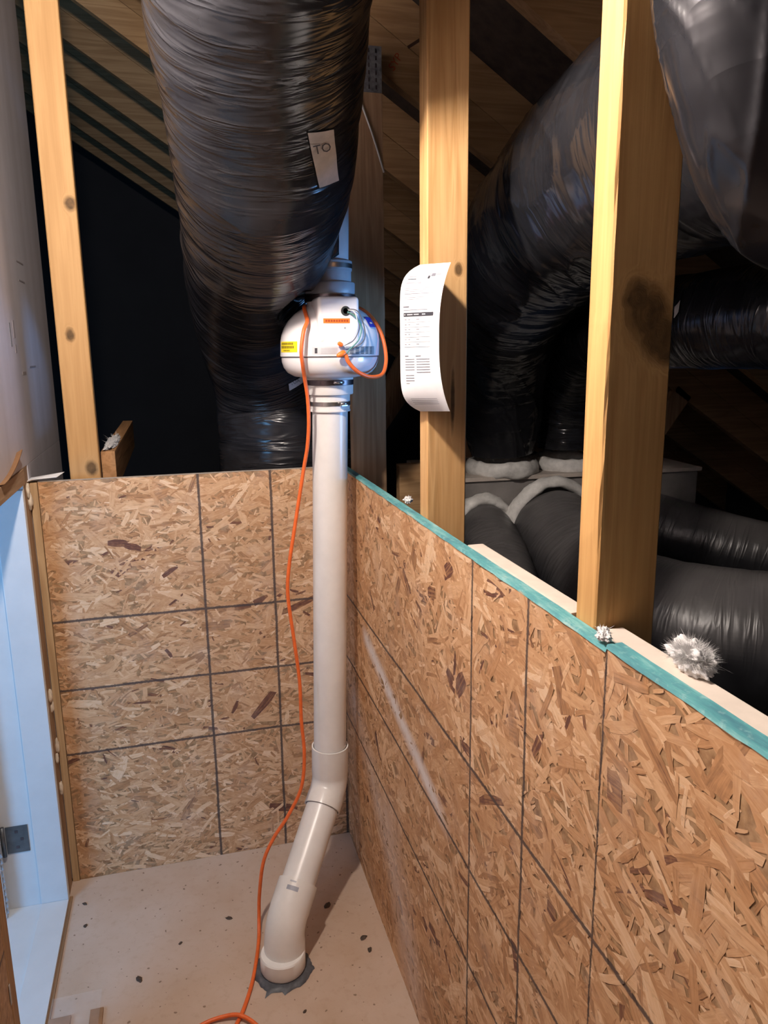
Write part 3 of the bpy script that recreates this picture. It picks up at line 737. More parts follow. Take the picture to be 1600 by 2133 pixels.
dA, pathA = duct('flex_duct', A_PTS, M_JACK, 'huge black duct sweeping down from overhead behind the white fan', seed=1.0, amp=0.005, dent=press)
B_PTS = [(0.70, 0.42, 1.175, 0.115), (0.69, 0.41, 1.30, 0.14), (0.66, 0.36, 1.47, 0.16), (0.61, 0.22, 1.64, 0.185), (0.54, 0.0, 1.74, 0.20), (0.47, -0.35, 1.835, 0.20), (0.42, -0.70, 1.885, 0.20), (0.40, -1.05, 1.91, 0.20), (0.40, -1.50, 1.92, 0.20), (0.40, -2.1, 1.92, 0.20)]
dB, pathB = duct('flex_duct', B_PTS, M_JACKB, 'large black duct arching up behind the middle and right studs', seed=5.0, amp=0.005, seg=160, n=40, folds=0.0045)
C_PTS = [(0.11, -1.47, 2.20, 0.098), (0.096, -1.490, 2.043, 0.099), (0.090, -1.522, 1.905, 0.100), (0.102, -1.543, 1.811, 0.099), (0.140, -1.548, 1.738, 0.099), (0.220, -1.546, 1.708, 0.099), (0.45, -1.527, 1.707, 0.100)]
dC, pathC = duct('flex_duct', C_PTS, M_JACKB, 'black duct bending to the right past the nearest stud at the upper right', seed=9.0, amp=0.003, seg=140, n=36, folds=0.0045)
D_PTS = [(0.98, 0.44, 1.175, 0.11), (0.98, 0.44, 1.32, 0.13), (0.96, 0.36, 1.48, 0.13), (0.90, 0.15, 1.58, 0.12), (0.80, -0.20, 1.60, 0.115), (0.76, -0.6, 1.61, 0.11), (0.80, -0.9, 1.61, 0.11), (0.95, -1.3, 1.60, 0.11)]
dD, pathD = duct('flex_duct', D_PTS, M_JACKS, 'black duct rising from the right collar and running level behind the nearest stud', seed=12.0, amp=0.006)
E1_PTS = [(0.83, 0.29, 0.915, 0.125), (0.825, 0.22, 0.90, 0.158), (0.80, 0.05, 0.86, 0.165), (0.79, -0.2, 0.81, 0.17), (0.82, -0.45, 0.79, 0.185), (0.95, -0.62, 0.79, 0.19), (1.15, -0.72, 0.79, 0.19), (1.6, -0.80, 0.79, 0.19)]
dE, pathE = duct('flex_duct', E1_PTS, M_JACKD, 'thick dusty black duct leaving the wide front collar and bending right', seed=15.0, amp=0.004)
E3_PTS = [(0.575, 0.325, 0.93, 0.085), (0.57, 0.25, 0.91, 0.10), (0.555, 0.135, 0.86, 0.11), (0.511, -0.085, 0.76, 0.115), (0.485, -0.22, 0.62, 0.115), (0.48, -0.28, 0.3, 0.115)]
dF, pathF = duct('flex_duct', E3_PTS, M_JACKD, 'narrow dusty black duct dropping from the left front collar', seed=18.0, amp=0.005, seg=80)
E2_PTS = [(1.10, 0.42, 0.92, 0.12), (1.25, 0.25, 0.885, 0.125), (1.45, 0.05, 0.83, 0.125), (1.7, -0.15, 0.78, 0.125), (2.1, -0.45, 0.7, 0.125)]
dG, pathG = duct('flex_duct', E2_PTS, M_JACKD, 'dusty black duct slanting down behind the thick one at the far right', seed=21.0, amp=0.003, seg=80)

# stickers wrapped on the sleeves
def duct_point(path, s_frac, ang, off):
    i = min(len(path)-2, int(s_frac*(len(path)-1)))
    return i
def sticker(par, path, seedpt, right, upv, w, h, mat, txt=None, tsize=None, off=0.004, label=None):
    """small sheet bent round the nearest duct surface at seedpt"""
    vs, fs = [], []
    nu, nv = 8, 8
    R, U = Vector(right).normalized(), Vector(upv).normalized()
    Nn = R.cross(U).normalized()
    me = next(c for c in par.children if c.name.startswith('sleeve')).data
    bv = BVHTree.FromPolygons([v.co.copy() for v in me.vertices], [tuple(p.vertices) for p in me.polygons])
    def snap(p):
        q = p-Vector(par.location)
        loc, nn, _, _ = bv.find_nearest(q)
        if nn.dot(Nn) < 0: nn = -nn
        return loc+nn*off+Vector(par.location)
    o0 = Vector(par.location)
    for j in range(nv+1):
        for i in range(nu+1):
            p = Vector(seedpt)+R*w*(i/nu-0.5)+U*h*(j/nv-0.5)
            vs.append(snap(p)-o0)
    for j in range(nv):
        for i in range(nu):
            a = j*(nu+1)+i; fs.append((a, a+1, a+nu+2, a+nu+1))
    o = mk('sticker', vs, fs, mat, par, True)
    if txt:
        c = snap(Vector(seedpt)+U*h*0.22-R*w*0.1)-o0+Nn*0.004
        mm = Matrix(((R.x, U.x, Nn.x, c.x), (R.y, U.y, Nn.y, c.y), (R.z, U.z, Nn.z, c.z), (0, 0, 0, 1)))
        t = text_mesh('sticker_text', txt, tsize or h*0.42, M_INK, mm, o)
    return o

# ------------------------------------------------------------------ plenum with collars
pl = empty('plenum_box', (0.50, 0.33, 0.4)); tag(pl, 'long grey duct board plenum box behind the studs, carrying four collars', 'plenum')
def pbox(name, lo, hi, mat, bev=0.003):
    o = boxm(name, lo, hi, mat, None, bev)
    R = Matrix.Rotation(math.radians(-3), 4, 'Z')
    o.data.transform(Matrix.Translation((0, 0, -0.4)) @ R); o.parent = pl
    return o
pbox('body', (-0.06, 0.0, 0.42), (0.95, 0.48, 1.085), M_PLEN)
pbox('top_panel', (-0.075, -0.012, 1.0855), (0.96, 0.49, 1.10), M_PLENT, 0.002)
def collar(name, c, axis, r, label):
    """lumpy ring of mastic"""
    ax = Vector(axis).normalized(); ref = Vector((0, 0, 1)) if abs(ax.z) < 0.9 else Vector((1, 0, 0))
    n = (ref-ax*ref.dot(ax)).normalized(); bn = ax.cross(n)
    vs, fs = [], []
    S, T = 56, 12
    for i in range(S):
        a = 2*math.pi*i/S
        for j in range(T):
            b_ = 2*math.pi*j/T
            k = 1+0.35*fbm(math.cos(a)*1.5+c[0]*9, math.sin(a)*1.5, b_*0.35, 2.4)
            rr = r+0.020*math.cos(b_)*k; hh = 0.030*math.sin(b_)*k
            vs.append((n*math.cos(a)+bn*math.sin(a))*rr+ax*hh+Vector(c)-Vector(pl.location))
    for i in range(S):
        for j in range(T):
            fs.append((i*T+j, ((i+1) % S)*T+j, ((i+1) % S)*T+(j+1) % T, i*T+(j+1) % T))
    o = mk(name, vs, fs, M_MASTIC, pl, True); o['label'] = label
    return o
collar('mastic_collar', (0.70, 0.42, 1.118), (0, 0, 1), 0.118, 'white mastic ring under the left upright duct')
collar('mastic_collar', (0.98, 0.44, 1.118), (0, 0, 1), 0.115, 'white mastic ring under the right upright duct')
collar('mastic_collar', (0.832, 0.285, 0.925), (0.05, -1, -0.2), 0.158, 'thick white mastic ring round the wide front duct')
collar('mastic_collar', (0.577, 0.315, 0.93), (0.05, -1, -0.25), 0.098, 'white mastic ring round the narrow front duct')

# timber by the wall between the rear web and the middle stud
o = boxm('blocking_board', (0.19, 0.03, 0.9), (0.29, 0.068, 1.205), MC[1], None, 0.002)
tag(o, 'short dark board standing behind the wall between the rear web and middle stud', 'board')

# ------------------------------------------------------------------ vent pipe
PX, PY = -0.0735, -0.25
def axis_x(z): return -0.0735+(z-1.497)*0.0272
pipe = empty('vent_pipe', (-0.287, -0.507, 0.0)); tag(pipe, 'white plastic vent pipe rising from the floor in the corner with an offset', 'pipe')
po = Vector(pipe.location)
def ptube(name, pts, mat, seg=40, n=1, par=pipe, sharp=True):
    path = catmull(pts, n) if n > 1 else pts
    vs, fs, uv = tube_data(path, seg)
    off = Vector(par.location) if par is pipe else Vector((0, 0, 0))
    o = mk(name, [v-off for v in vs], fs, mat, par, True, uv)
    o.data.set_sharp_from_angle(angle=math.radians(40))
    return o
RP = 0.0455
E_TOP = Vector((axis_x(0.345), PY, 0.345))
E_LOW = Vector((-0.283, -0.497, 0.105))
d = (E_LOW-E_TOP).normalized()
ptube('upright_pipe', [(axis_x(1.40), PY, 1.40, RP), (axis_x(0.42), PY, 0.42, RP)], M_PVC)
ptube('slanted_pipe', [(*(E_TOP+d*0.07), RP), (*(E_LOW-d*0.06), RP)], M_PVC)
# upper elbow
def elbow(name, c, d1, d2, r, l1, l2, rr, parent=pipe):
    """45 degree fitting: two sockets joined by a short bend"""
    d1, d2, c = Vector(d1).normalized(), Vector(d2).normalized(), Vector(c)
    a0, a1, b1, b0 = c+d1*l1, c+d1*0.035, c+d2*0.035, c+d2*l2
    pts = [(*a0, r-0.004), (*a0, r), (*(a1+d1*0.004), r), (*(a1), r-0.0008)]
    for k in range(1, 6):
        t = k/6; q = a1.lerp(c, t).lerp(c.lerp(b1, t), t); pts.append((*q, r-0.0012))
    pts += [(*b1, r-0.0008), (*(b1+d2*0.004), r), (*b0, r), (*b0, r-0.004)]
    vs, fs, uv = [], [], {}
    fr = frames([p for p in pts])
    # smooth directions for coincident end rings
    dirs = [-d1]*4+[(-d1).lerp(d2, k/6).normalized() for k in range(1, 6)]+[d2]*4
    n_ = dirs[0].cross(Vector((0, 0, 1)) if abs(dirs[0].z) < 0.9 else Vector((1, 0, 0))).normalized()
    S = 40
    for p, t in zip(pts, dirs):
        n_ = (n_-t*n_.dot(t)).normalized(); bn = t.cross(n_)
        for k in range(S):
            a = 2*math.pi*k/S; vs.append(Vector(p[:3])+(n_*math.cos(a)+bn*math.sin(a))*p[3]-Vector(parent.location))
    for i in range(len(pts)-1):
        for k in range(S): fs.append((i*S+k, i*S+(k+1) % S, (i+1)*S+(k+1) % S, (i+1)*S+k))
    o = mk(name, vs, fs, M_PVC2, parent, True); o.data.set_sharp_from_angle(angle=math.radians(35))
    return o
elbow('upper_elbow', E_TOP, (axis_x(1)-axis_x(0), 0, 1), d, 0.0515, 0.118, 0.072, 0)
elbow('lower_elbow', E_LOW-d*0.012, -d, (-0.03, -0.06, -1), 0.0525, 0.105, 0.088, 0)
# rounded lip where the fitting meets the stub
lz = 0.030
ptube('socket_lip', [(-0.2865, -0.5055, 0.052, 0.0545), (-0.2865, -0.5055, 0.047, 0.0575), (-0.287, -0.507, 0.012, 0.0575), (-0.287, -0.507, 0.008, 0.055)], M_PVC2)
# printed stamp and bar on the lower socket
ptube('floor_stub', [(-0.287, -0.507, 0.02, 0.05), (-0.287, -0.507, -0.015, 0.05)], M_PVC)
def patch_on_tube(name, c, ax, facing, r, half_ang, w, mat, parent, shift=0.0):
    """small printed patch following a round pipe"""
    ax = Vector(ax).normalized(); f = Vector(facing); f = (f-ax*f.dot(ax)).normalized(); s = ax.cross(f)
    vs, fs = [], []
    n = 10
    for k in range(n+1):
        a = shift-half_ang+2*half_ang*k/n
        p = Vector(c)+(f*math.cos(a)+s*math.sin(a))*r-Vector(parent.location if parent.parent is None else (0, 0, 0))
        vs += [p-ax*w/2, p+ax*w/2]
    for k in range(n): fs.append((k*2, k*2+2, k*2+3, k*2+1))
    return mk(name, vs, fs, mat, parent, True)
fc = Vector((-0.456, -2.19, 1.55))-E_LOW
q = E_LOW-d*0.092
patch_on_tube('printed_bar', q, d, fc, 0.0530, 0.30, 0.011, plain('grey_stamp', (0.33, 0.34, 0.40), 0.5), pipe, 0.18)
patch_on_tube('printed_text', q-d*0.016, d, fc, 0.0530, 0.16, 0.004, plain('grey_stamp_pale', (0.45, 0.46, 0.50), 0.5), pipe, 0.25)
# upper pipe above the fan
ptube('riser_pipe', [(axis_x(1.74), PY, 1.74, RP), (axis_x(2.38), PY, 2.38, RP)], plain('upper_pvc', (0.62, 0.62, 0.65), 0.35, var=0.02))

# sealant on the floor round the stub
vs, fs = [], []
n = 72
for k in range(n):
    a = 2*math.pi*k/n
    j = 0.004*fbm(math.cos(a)*2, math.sin(a)*2, 0.3, 2.0)+0.003*fbm(math.cos(a)*6, math.sin(a)*6, 0.3, 2.0)
    drip = 0.022*math.exp(-((a-4.10)/0.06)**2)+0.010*math.exp(-((a-4.65)/0.07)**2)+0.008*math.exp(-((a-6.05)/0.10)**2)
    for r, z in ((0.052, 0.006), (0.060, 0.0085), (0.070+j, 0.006), (0.0745+j+drip, 0.0008)):
        vs.append((-0.287+r*math.cos(a), -0.507+r*math.sin(a), z))
for k in range(n):
    for q_ in range(3): fs.append((k*4+q_, ((k+1) % n)*4+q_, ((k+1) % n)*4+q_+1, k*4+q_+1))
o = mk('sealant_ring', vs, [f[::-1] for f in fs], M_SEAL, None, True)
tag(o, 'dark grey sealant smeared on the floor round the pipe foot', 'sealant')

# ------------------------------------------------------------------ fan
FX, FY = axis_x(1.56), PY
fan = empty('radon_fan', (FX, FY, 1.40)); tag(fan, 'round white inline fan with labels mounted on the vent pipe', 'fan')
def fl_(name, prof, mat, par=fan, seg=64, tilt=(0.0272, 0)):
    return lathe(name, [(r, z-1.40) for r, z in prof], (-0.0272*(1.56-1.40), 0, 0), mat, par, seg, tilt)
fl_('lower_shell', [(0.052, 1.480), (0.058, 1.483), (0.090, 1.488), (0.107, 1.497), (0.117, 1.510), (0.1215, 1.524), (0.1225, 1.534)], M_FAN)
fl_('seam', [(0.1215, 1.534), (0.1220, 1.5365)], plain('dark_seam', (0.12, 0.11, 0.12), 0.5))
fl_('upper_shell', [(0.1225, 1.5365), (0.1250, 1.538), (0.1245, 1.575), (0.1220, 1.590), (0.116, 1.606), (0.105, 1.624), (0.090, 1.640), (0.074, 1.651), (0.062, 1.657), (0.0585, 1.664), (0.0575, 1.690)], M_FAN)
# wiring box on the front of the dome, in fan coordinates
def jb():
    bm = bmesh.new(); bmesh.ops.create_cube(bm, size=1)
    bmesh.ops.subdivide_edges(bm, edges=bm.edges[:], cuts=1, use_grid_fill=True)
    for v in bm.verts:
        v.co = Vector((v.co.x*0.100, v.co.y*0.098, v.co.z*0.110))
    bmesh.ops.bevel(bm, geom=[e for e in bm.edges if len(e.link_faces) == 2 and e.calc_face_angle() > 1.2], offset=0.010, segments=4, profile=0.5, affect='EDGES')
    for v in bm.verts:
        if v.co.z < 0: v.co.y += 0.0; v.co.x *= 1.0
    me = bpy.data.meshes.new('wiring_box'); bm.to_mesh(me); bm.free(); me.materials.append(M_FAN)
    me.polygons.foreach_set('use_smooth', [True]*len(me.polygons)); me.set_sharp_from_angle(angle=math.radians(50))
    o = bpy.data.objects.new('wiring_box', me); COL.objects.link(o); o.parent = fan
    o.location = (0.0, -0.0700, 0.221)
    return o
BOX = jb()
BF = -0.1190   # front of the box in fan y
def fp(name, verts, mat, par=fan):
    return mk(name, verts, [tuple(range(len(verts)))], mat, par)
def frect(name, x0, x1, z0, z1, mat, y=BF-0.0004, par=fan):
    """label lying on the box front, world x and z given"""
    return boxm(name, (x0-FX, y-0.0003, z0-1.40), (x1-FX, y, z1-1.40), mat, par, 0)
w = frect('warning_label', -0.110, -0.046, 1.6140, 1.6250, M_ORANGE)
for i in range(9):
    boxm('label_text', (-0.105-FX+i*0.0063, BF-0.0010, 1.6172-1.40), (-0.105-FX+i*0.0063+0.0045, BF-0.0007, 1.6218-1.40), M_INKO, w, 0)
g = lathe('grommet', [(0.0115, 0), (0.0105, 0.002), (0.0065, 0.002), (0.006, -0.004)], (0, 0, 0), plain('dark_grommet', (0.03, 0.035, 0.035), 0.5), fan, 28)
g.data.transform(Matrix.Translation((-0.0555-FX, BF, 1.6420-1.40)) @ Matrix.Rotation(math.pi/2, 4, 'X'))
o = lathe('grommet_hole', [(0.0001, 0.0005), (0.0064, 0.0005)], (0, 0, 0), plain('grommet_grey', (0.16, 0.17, 0.17), 0.6), fan, 20)
o.data.transform(Matrix.Translation((-0.0555-FX, BF, 1.6420-1.40)) @ Matrix.Rotation(math.pi/2, 4, 'X'))
o = lathe('screw', [(0.0022, 0.0), (0.0020, 0.0008), (0.0001, 0.0009)], (0, 0, 0), M_GREYL, fan, 12)
o.data.transform(Matrix.Translation((-0.058-FX, BF, 1.603-1.40)) @ Matrix.Rotation(math.pi/2, 4, 'X'))
def band_label(name, a0, a1, z0, z1, r, mat, par=fan, r2=None, lab=None):
    """label wrapped on the fan side: angles in degrees, -90 faces the viewer's side"""
    vs, fs = [], []
    n = 14
    r2 = r if r2 is None else r2
    for k in range(n+1):
        a = math.radians(a0+(a1-a0)*k/n)
        for rr, z in ((r, z0), (r2, z1)):
            vs.append((rr*math.cos(a)+0.0272*(z-1.56), rr*math.sin(a), z-1.40))
    for k in range(n): fs.append((k*2, k*2+2, k*2+3, k*2+1))
    o = mk(name, vs, fs, mat, par, True)
    if lab: o['label'] = lab
    return o
yl = band_label('caution_label', -176, -140, 1.5480, 1.5735, 0.1254, M_YEL, lab='yellow caution label')
for (a0, a1, z0, z1) in ((-172, -145, 1.5655, 1.5710), (-173, -143, 1.5570, 1.5630), (-166, -150, 1.5505, 1.5535)):
    n = int((a1-a0)/2.4)
    for k in range(n): band_label('label_text', a0+k*2.4, a0+k*2.4+1.7, z0, z1, 0.1258, M_INKY, yl)
sl = band_label('serial_label', -121, -84, 1.5415, 1.5600, 0.1254, M_SILV, lab='silver serial number label')
for k in range(5): band_label('label_text', -111, -93, 1.5435+k*0.003, 1.5442+k*0.003, 0.1257, M_INKL, sl)
band_label('label_bars', -118, -115, 1.5445, 1.5570, 0.1257, M_INK, sl)
gl = band_label('rating_label', -84, -42, 1.5405, 1.5600, 0.1254, M_GREYL, lab='grey rating label')
for k in range(5):
    for j in range(5): band_label('label_text', -79+j*7, -79+j*7+4.5, 1.5425+k*0.0035, 1.5442+k*0.0035, 0.1257, M_INK, gl)
bl = band_label('maker_label', -46, -26, 1.6060, 1.6300, 0.1180, M_BLUE, r2=0.1020, lab='dark blue maker label')
band_label('label_text', -41, -34, 1.614, 1.618, 0.1135, M_SILV, bl, r2=0.1110)
# couplings and clamps
fl_('upper_coupling', [(0.046, 1.686), (0.0605, 1.688), (0.0615, 1.690), (0.0615, 1.712), (0.0600, 1.7145), (0.0525, 1.7165), (0.0520, 1.7420), (0.0540, 1.7430), (0.0540, 1.7650), (0.0525, 1.7665), (0.046, 1.767)], M_RUBG)
cl = fl_('clamp_band', [(0.0615, 1.6685), (0.0635, 1.6690), (0.0635, 1.6855), (0.0615, 1.6860)], M_DARKST)
cl = fl_('clamp_band', [(0.0545, 1.7480), (0.0550, 1.7482), (0.0550, 1.7590), (0.0545, 1.7592)], M_STEEL)
fl_('lower_coupling', [(0.046, 1.484), (0.0585, 1.4835), (0.0590, 1.482), (0.0590, 1.4440), (0.0580, 1.4420), (0.0510, 1.4405), (0.0505, 1.4040), (0.0520, 1.4030), (0.0520, 1.3990), (0.046, 1.398)], M_RUBW)
for (r, z0, z1, mat, a) in ((0.0592, 1.4655, 1.4790, M_DARKST, -82), (0.0512, 1.4135, 1.4245, M_STEEL, -62)):
    c_ = fl_('clamp_band', [(r, z0), (r+0.0010, z0+0.0006), (r+0.0010, z1-0.0006), (r, z1)], mat)
    aa = math.radians(a); zc = (z0+z1)/2
    hs = boxm('screw_housing', (-0.011, -0.0035, -0.0062), (0.011, 0.0035, 0.0062), mat, c_, 0.002)
    hs.data.transform(Matrix.Translation(((r+0.004)*math.cos(aa)+0.0272*(zc-1.56), (r+0.004)*math.sin(aa), zc-1.40)) @ Matrix.Rotation(aa+math.pi/2, 4, 'Z'))
    sc = tube('clamp_screw', [(-0.014, -0.0045, 0.001, 0.0034), (0.013, -0.0045, 0.001, 0.0034)], M_STEEL, c_, 12, 1)
    sc.data.transform(Matrix.Translation(((r+0.004)*math.cos(aa)+0.0272*(zc-1.56), (r+0.004)*math.sin(aa), zc-1.40)) @ Matrix.Rotation(aa+math.pi/2, 4, 'Z'))
# wires from the grommet, wire nuts
def fw_(pts): return [(x-FX, y-FY, z-1.40, r) for x, y, z, r in pts]
tube('white_lead', fw_([(-0.050, -0.371, 1.644, 0.0012), (-0.036, -0.380, 1.638, 0.0012), (-0.032, -0.388, 1.605, 0.0012), (-0.048, -0.390, 1.575, 0.0012), (-0.070, -0.385, 1.560, 0.0012)]), M_WIREW, fan, 8, 8)
tube('green_lead', fw_([(-0.052, -0.371, 1.640, 0.0017), (-0.034, -0.379, 1.628, 0.0017), (-0.022, -0.384, 1.604, 0.0017), (-0.030, -0.389, 1.575, 0.0017), (-0.052, -0.388, 1.553, 0.0017), (-0.058, -0.386, 1.543, 0.0017)]), M_WIREG, fan, 8, 8)
tube('black_lead', fw_([(-0.052, -0.371, 1.646, 0.0013), (-0.028, -0.379, 1.640, 0.0013), (-0.012, -0.378, 1.598, 0.0013), (-0.020, -0.388, 1.570, 0.0013), (-0.050, -0.388, 1.553, 0.0013)]), M_WIREK, fan, 8, 8)
tube('black_lead', fw_([(-0.066, -0.386, 1.562, 0.0012), (-0.045, -0.390, 1.572, 0.0012), (-0.032, -0.388, 1.590, 0.0012), (-0.026, -0.382, 1.612, 0.0012), (-0.036, -0.378, 1.634, 0.0012), (-0.052, -0.371, 1.637, 0.0012)]), M_WIREK, fan, 8, 8)
tube('wire_nut', fw_([(-0.0690, -0.384, 1.5625, 0.0045), (-0.0740, -0.385, 1.5655, 0.0052), (-0.0785, -0.386, 1.5680, 0.0040), (-0.0790, -0.386, 1.5683, 0.0010)]), M_ORANGE, fan, 16, 4)
tube('wire_nut', fw_([(-0.0640, -0.387, 1.5460, 0.0065), (-0.0720, -0.389, 1.5425, 0.0072), (-0.0810, -0.391, 1.5390, 0.0048), (-0.0840, -0.392, 1.5378, 0.0022)]), M_ORANGE, fan, 16, 4)

# ------------------------------------------------------------------ orange cord
CR = 0.0048
cord_pts = [(-0.074, -0.386, 1.546), (-0.062, -0.3865, 1.540), (-0.055, -0.3875, 1.523), (-0.031, -0.381, 1.500), (0.003, -0.362, 1.487), (0.041, -0.332, 1.491), (0.058, -0.310, 1.520), (0.061, -0.288, 1.561), (0.052, -0.275, 1.600), (0.032, -0.262, 1.634), (0.005, -0.245, 1.655),
            (-0.030, -0.186, 1.664), (-0.070, -0.176, 1.667), (-0.118, -0.205, 1.662), (-0.138, -0.270, 1.655), (-0.142, -0.320, 1.634), (-0.1455, -0.352, 1.618), (-0.157, -0.368, 1.596), (-0.165, -0.374, 1.552), (-0.161, -0.362, 1.519), (-0.153, -0.337, 1.484), (-0.145, -0.322, 1.437), (-0.143, -0.314, 1.377), (-0.147, -0.306, 1.317), (-0.158, -0.30, 1.256),
            (-0.186, -0.30, 1.109), (-0.204, -0.30, 1.009), (-0.210, -0.30, 0.931), (-0.199, -0.30, 0.811), (-0.188, -0.30, 0.688), (-0.188, -0.305, 0.579), (-0.184, -0.31, 0.482), (-0.197, -0.32, 0.389), (-0.238, -0.33, 0.316), (-0.279, -0.335, 0.261), (-0.310, -0.338, 0.196), (-0.325, -0.338, 0.102), (-0.330, -0.345, 0.040), (-0.336, -0.385, 0.0065),
            (-0.348, -0.450, CR), (-0.366, -0.525, CR), (-0.390, -0.593, CR), (-0.410, -0.635, CR), (-0.440, -0.680, CR), (-0.500, -0.720, CR), (-0.560, -0.710, CR), (-0.560, -0.660, CR), (-0.497, -0.627, CR+0.001), (-0.450, -0.6215, 0.010), (-0.407, -0.633, 0.0155), (-0.370, -0.668, 0.010), (-0.34, -0.73, CR), (-0.36, -0.85, CR), (-0.45, -1.0, CR)]
o = tube('power_cord', [(*p, CR) for p in cord_pts], M_CORD, None, 14, 8)
tag(o, 'orange power cord hanging from the fan beside the pipe and coiling on the floor', 'cord')

# ------------------------------------------------------------------ printed sheet on the middle stud
sheet = empty('printed_sheet', (0.0150, -0.73, 1.43)); tag(sheet, 'bowed white printed form fastened to the middle stud', 'paper')
def pt(u, v, off=0.0):
    """u 0..1 from the far edge to the near edge, v 0..1 from the top down"""
    v = min(1, max(0, v)); c = 2*v-1
    z = (1.711-0.281*v)*(1-u)+(1.697-0.254*v)*u
    prof = 1-abs(c)**(2.6+5.0*(1-u)**1.5)
    y = -0.728-0.172*u-0.026*prof*(0.4+0.6*u)
    x = 0.0140-(0.030+0.014*(1-u))*prof
    return Vector((x-off, y, z))-Vector(sheet.location)
vs, fs = [], []
NU, NV = 18, 44
for j in range(NV+1):
    for i in range(NU+1): vs.append(pt(i/NU, j/NV))
n0 = len(vs)
for j in range(NV+1):
    for i in range(NU+1): vs.append(pt(i/NU, j/NV, -0.0003))
for j in range(NV):
    for i in range(NU):
        a = j*(NU+1)+i
        fs.append((a, a+NU+1, a+NU+2, a+1)); fs.append((n0+a, n0+a+1, n0+a+NU+2, n0+a+NU+1))
mk('page', vs, fs, M_PAPER, sheet, True)
def ink(name, u0, u1, v0, v1, mat, lab=None):
    vs, fs = [], []
    n = max(2, int((u1-u0)*14)); k2 = max(1, int((v1-v0)*30))
    for j in range(k2+1):
        for i in range(n+1): vs.append(pt(u0+(u1-u0)*i/n, v0+(v1-v0)*j/k2, 0.0005))
    for j in range(k2):
        for i in range(n): a = j*(n+1)+i; fs.append((a, a+n+1, a+n+2, a+1))
    return mk(name, vs, fs, mat, sheet, True)
ink('logo', 0.575, 0.625, 0.045, 0.085, M_INKL); ink('logo', 0.575, 0.625, 0.085, 0.103, M_INK); ink('logo_text', 0.64, 0.74, 0.068, 0.088, M_INKG); ink('logo_text', 0.75, 0.87, 0.066, 0.082, M_INKL)
ink('text_line', 0.12, 0.30, 0.082, 0.091, M_INKL); ink('rule', 0.12, 0.32, 0.100, 0.1045, M_INK); ink('heading', 0.12, 0.47, 0.122, 0.134, M_INKL)
for v_ in (0.160, 0.172, 0.184): ink('text_line', 0.12, 0.72, v_, v_+0.0035, M_INKL)
ink('text_line', 0.12, 0.80, 0.198, 0.2012, M_INKG); ink('text_line', 0.12, 0.80, 0.222, 0.2250, M_INKL); ink('text_line', 0.12, 0.50, 0.234, 0.2370, M_INKL)
ink('heading', 0.10, 0.26, 0.281, 0.289, M_INKG); ink('text_line', 0.11, 0.72, 0.305, 0.308, M_INKG)
tb = ink('table_header', 0.11, 0.86, 0.3245, 0.349, M_INK)
for (a, c) in ((0.13, 0.17), (0.21, 0.36), (0.39, 0.52), (0.60, 0.68)):
    o = ink('header_text', a, c, 0.3335, 0.3405, M_SILV); o.data.transform(Matrix.Translation((-0.0004, 0, 0)))
for k in range(6):
    v_ = 0.372+k*0.033
    ink('table_rule', 0.13, 0.80, v_+0.014, v_+0.0162, M_INKL if k < 5 else M_INKG)
    for (a, c) in ((0.14, 0.19), (0.24, 0.29), (0.45, 0.53)): ink('table_text', a, c, v_-0.006, v_, M_INKL)
ink('heading', 0.14, 0.24, 0.610, 0.6165, M_INKG); ink('heading', 0.43, 0.57, 0.610, 0.6165, M_INKG)
for k in range(6):
    v_ = 0.632+k*0.0178
    if k < 5: ink('text_line', 0.15, 0.40, v_, v_+0.0045, M_INKG)
    ink('text_line', 0.45, 0.78, v_, v_+0.0045, M_INKG)
for k in range(3): ink('text_line', 0.16, 0.38, 0.742+k*0.0178, 0.7465+k*0.0178, M_INKG)
ink('text_line', 0.16, 0.25, 0.796, 0.800, M_INKL)
for k in range(4): ink('text_line', 0.16, 0.80, 0.905+k*0.0125, 0.908+k*0.0125, M_INKL)

# duct stickers (nearest sleeve surface)
sticker(dA, pathA, (-0.158, -0.674, 1.907), (1.006, 0.479, 0.357), (-0.28, -0.81, 0.515), 0.056, 0.135, M_STICK, 'TO', tsize=0.030)
sticker(dA, pathA, (-0.110, 0.095, 1.460), (0.90, -0.17, 0.35), (-0.25, 0.27, 0.93), 0.052, 0.034, M_STICK, 'TOA')
sticker(dD, pathD, (0.654, -0.642, 1.632), (0.966, -0.259, 0.08), (0.05, 0.2, 0.97), 0.050, 0.028, M_STICK)

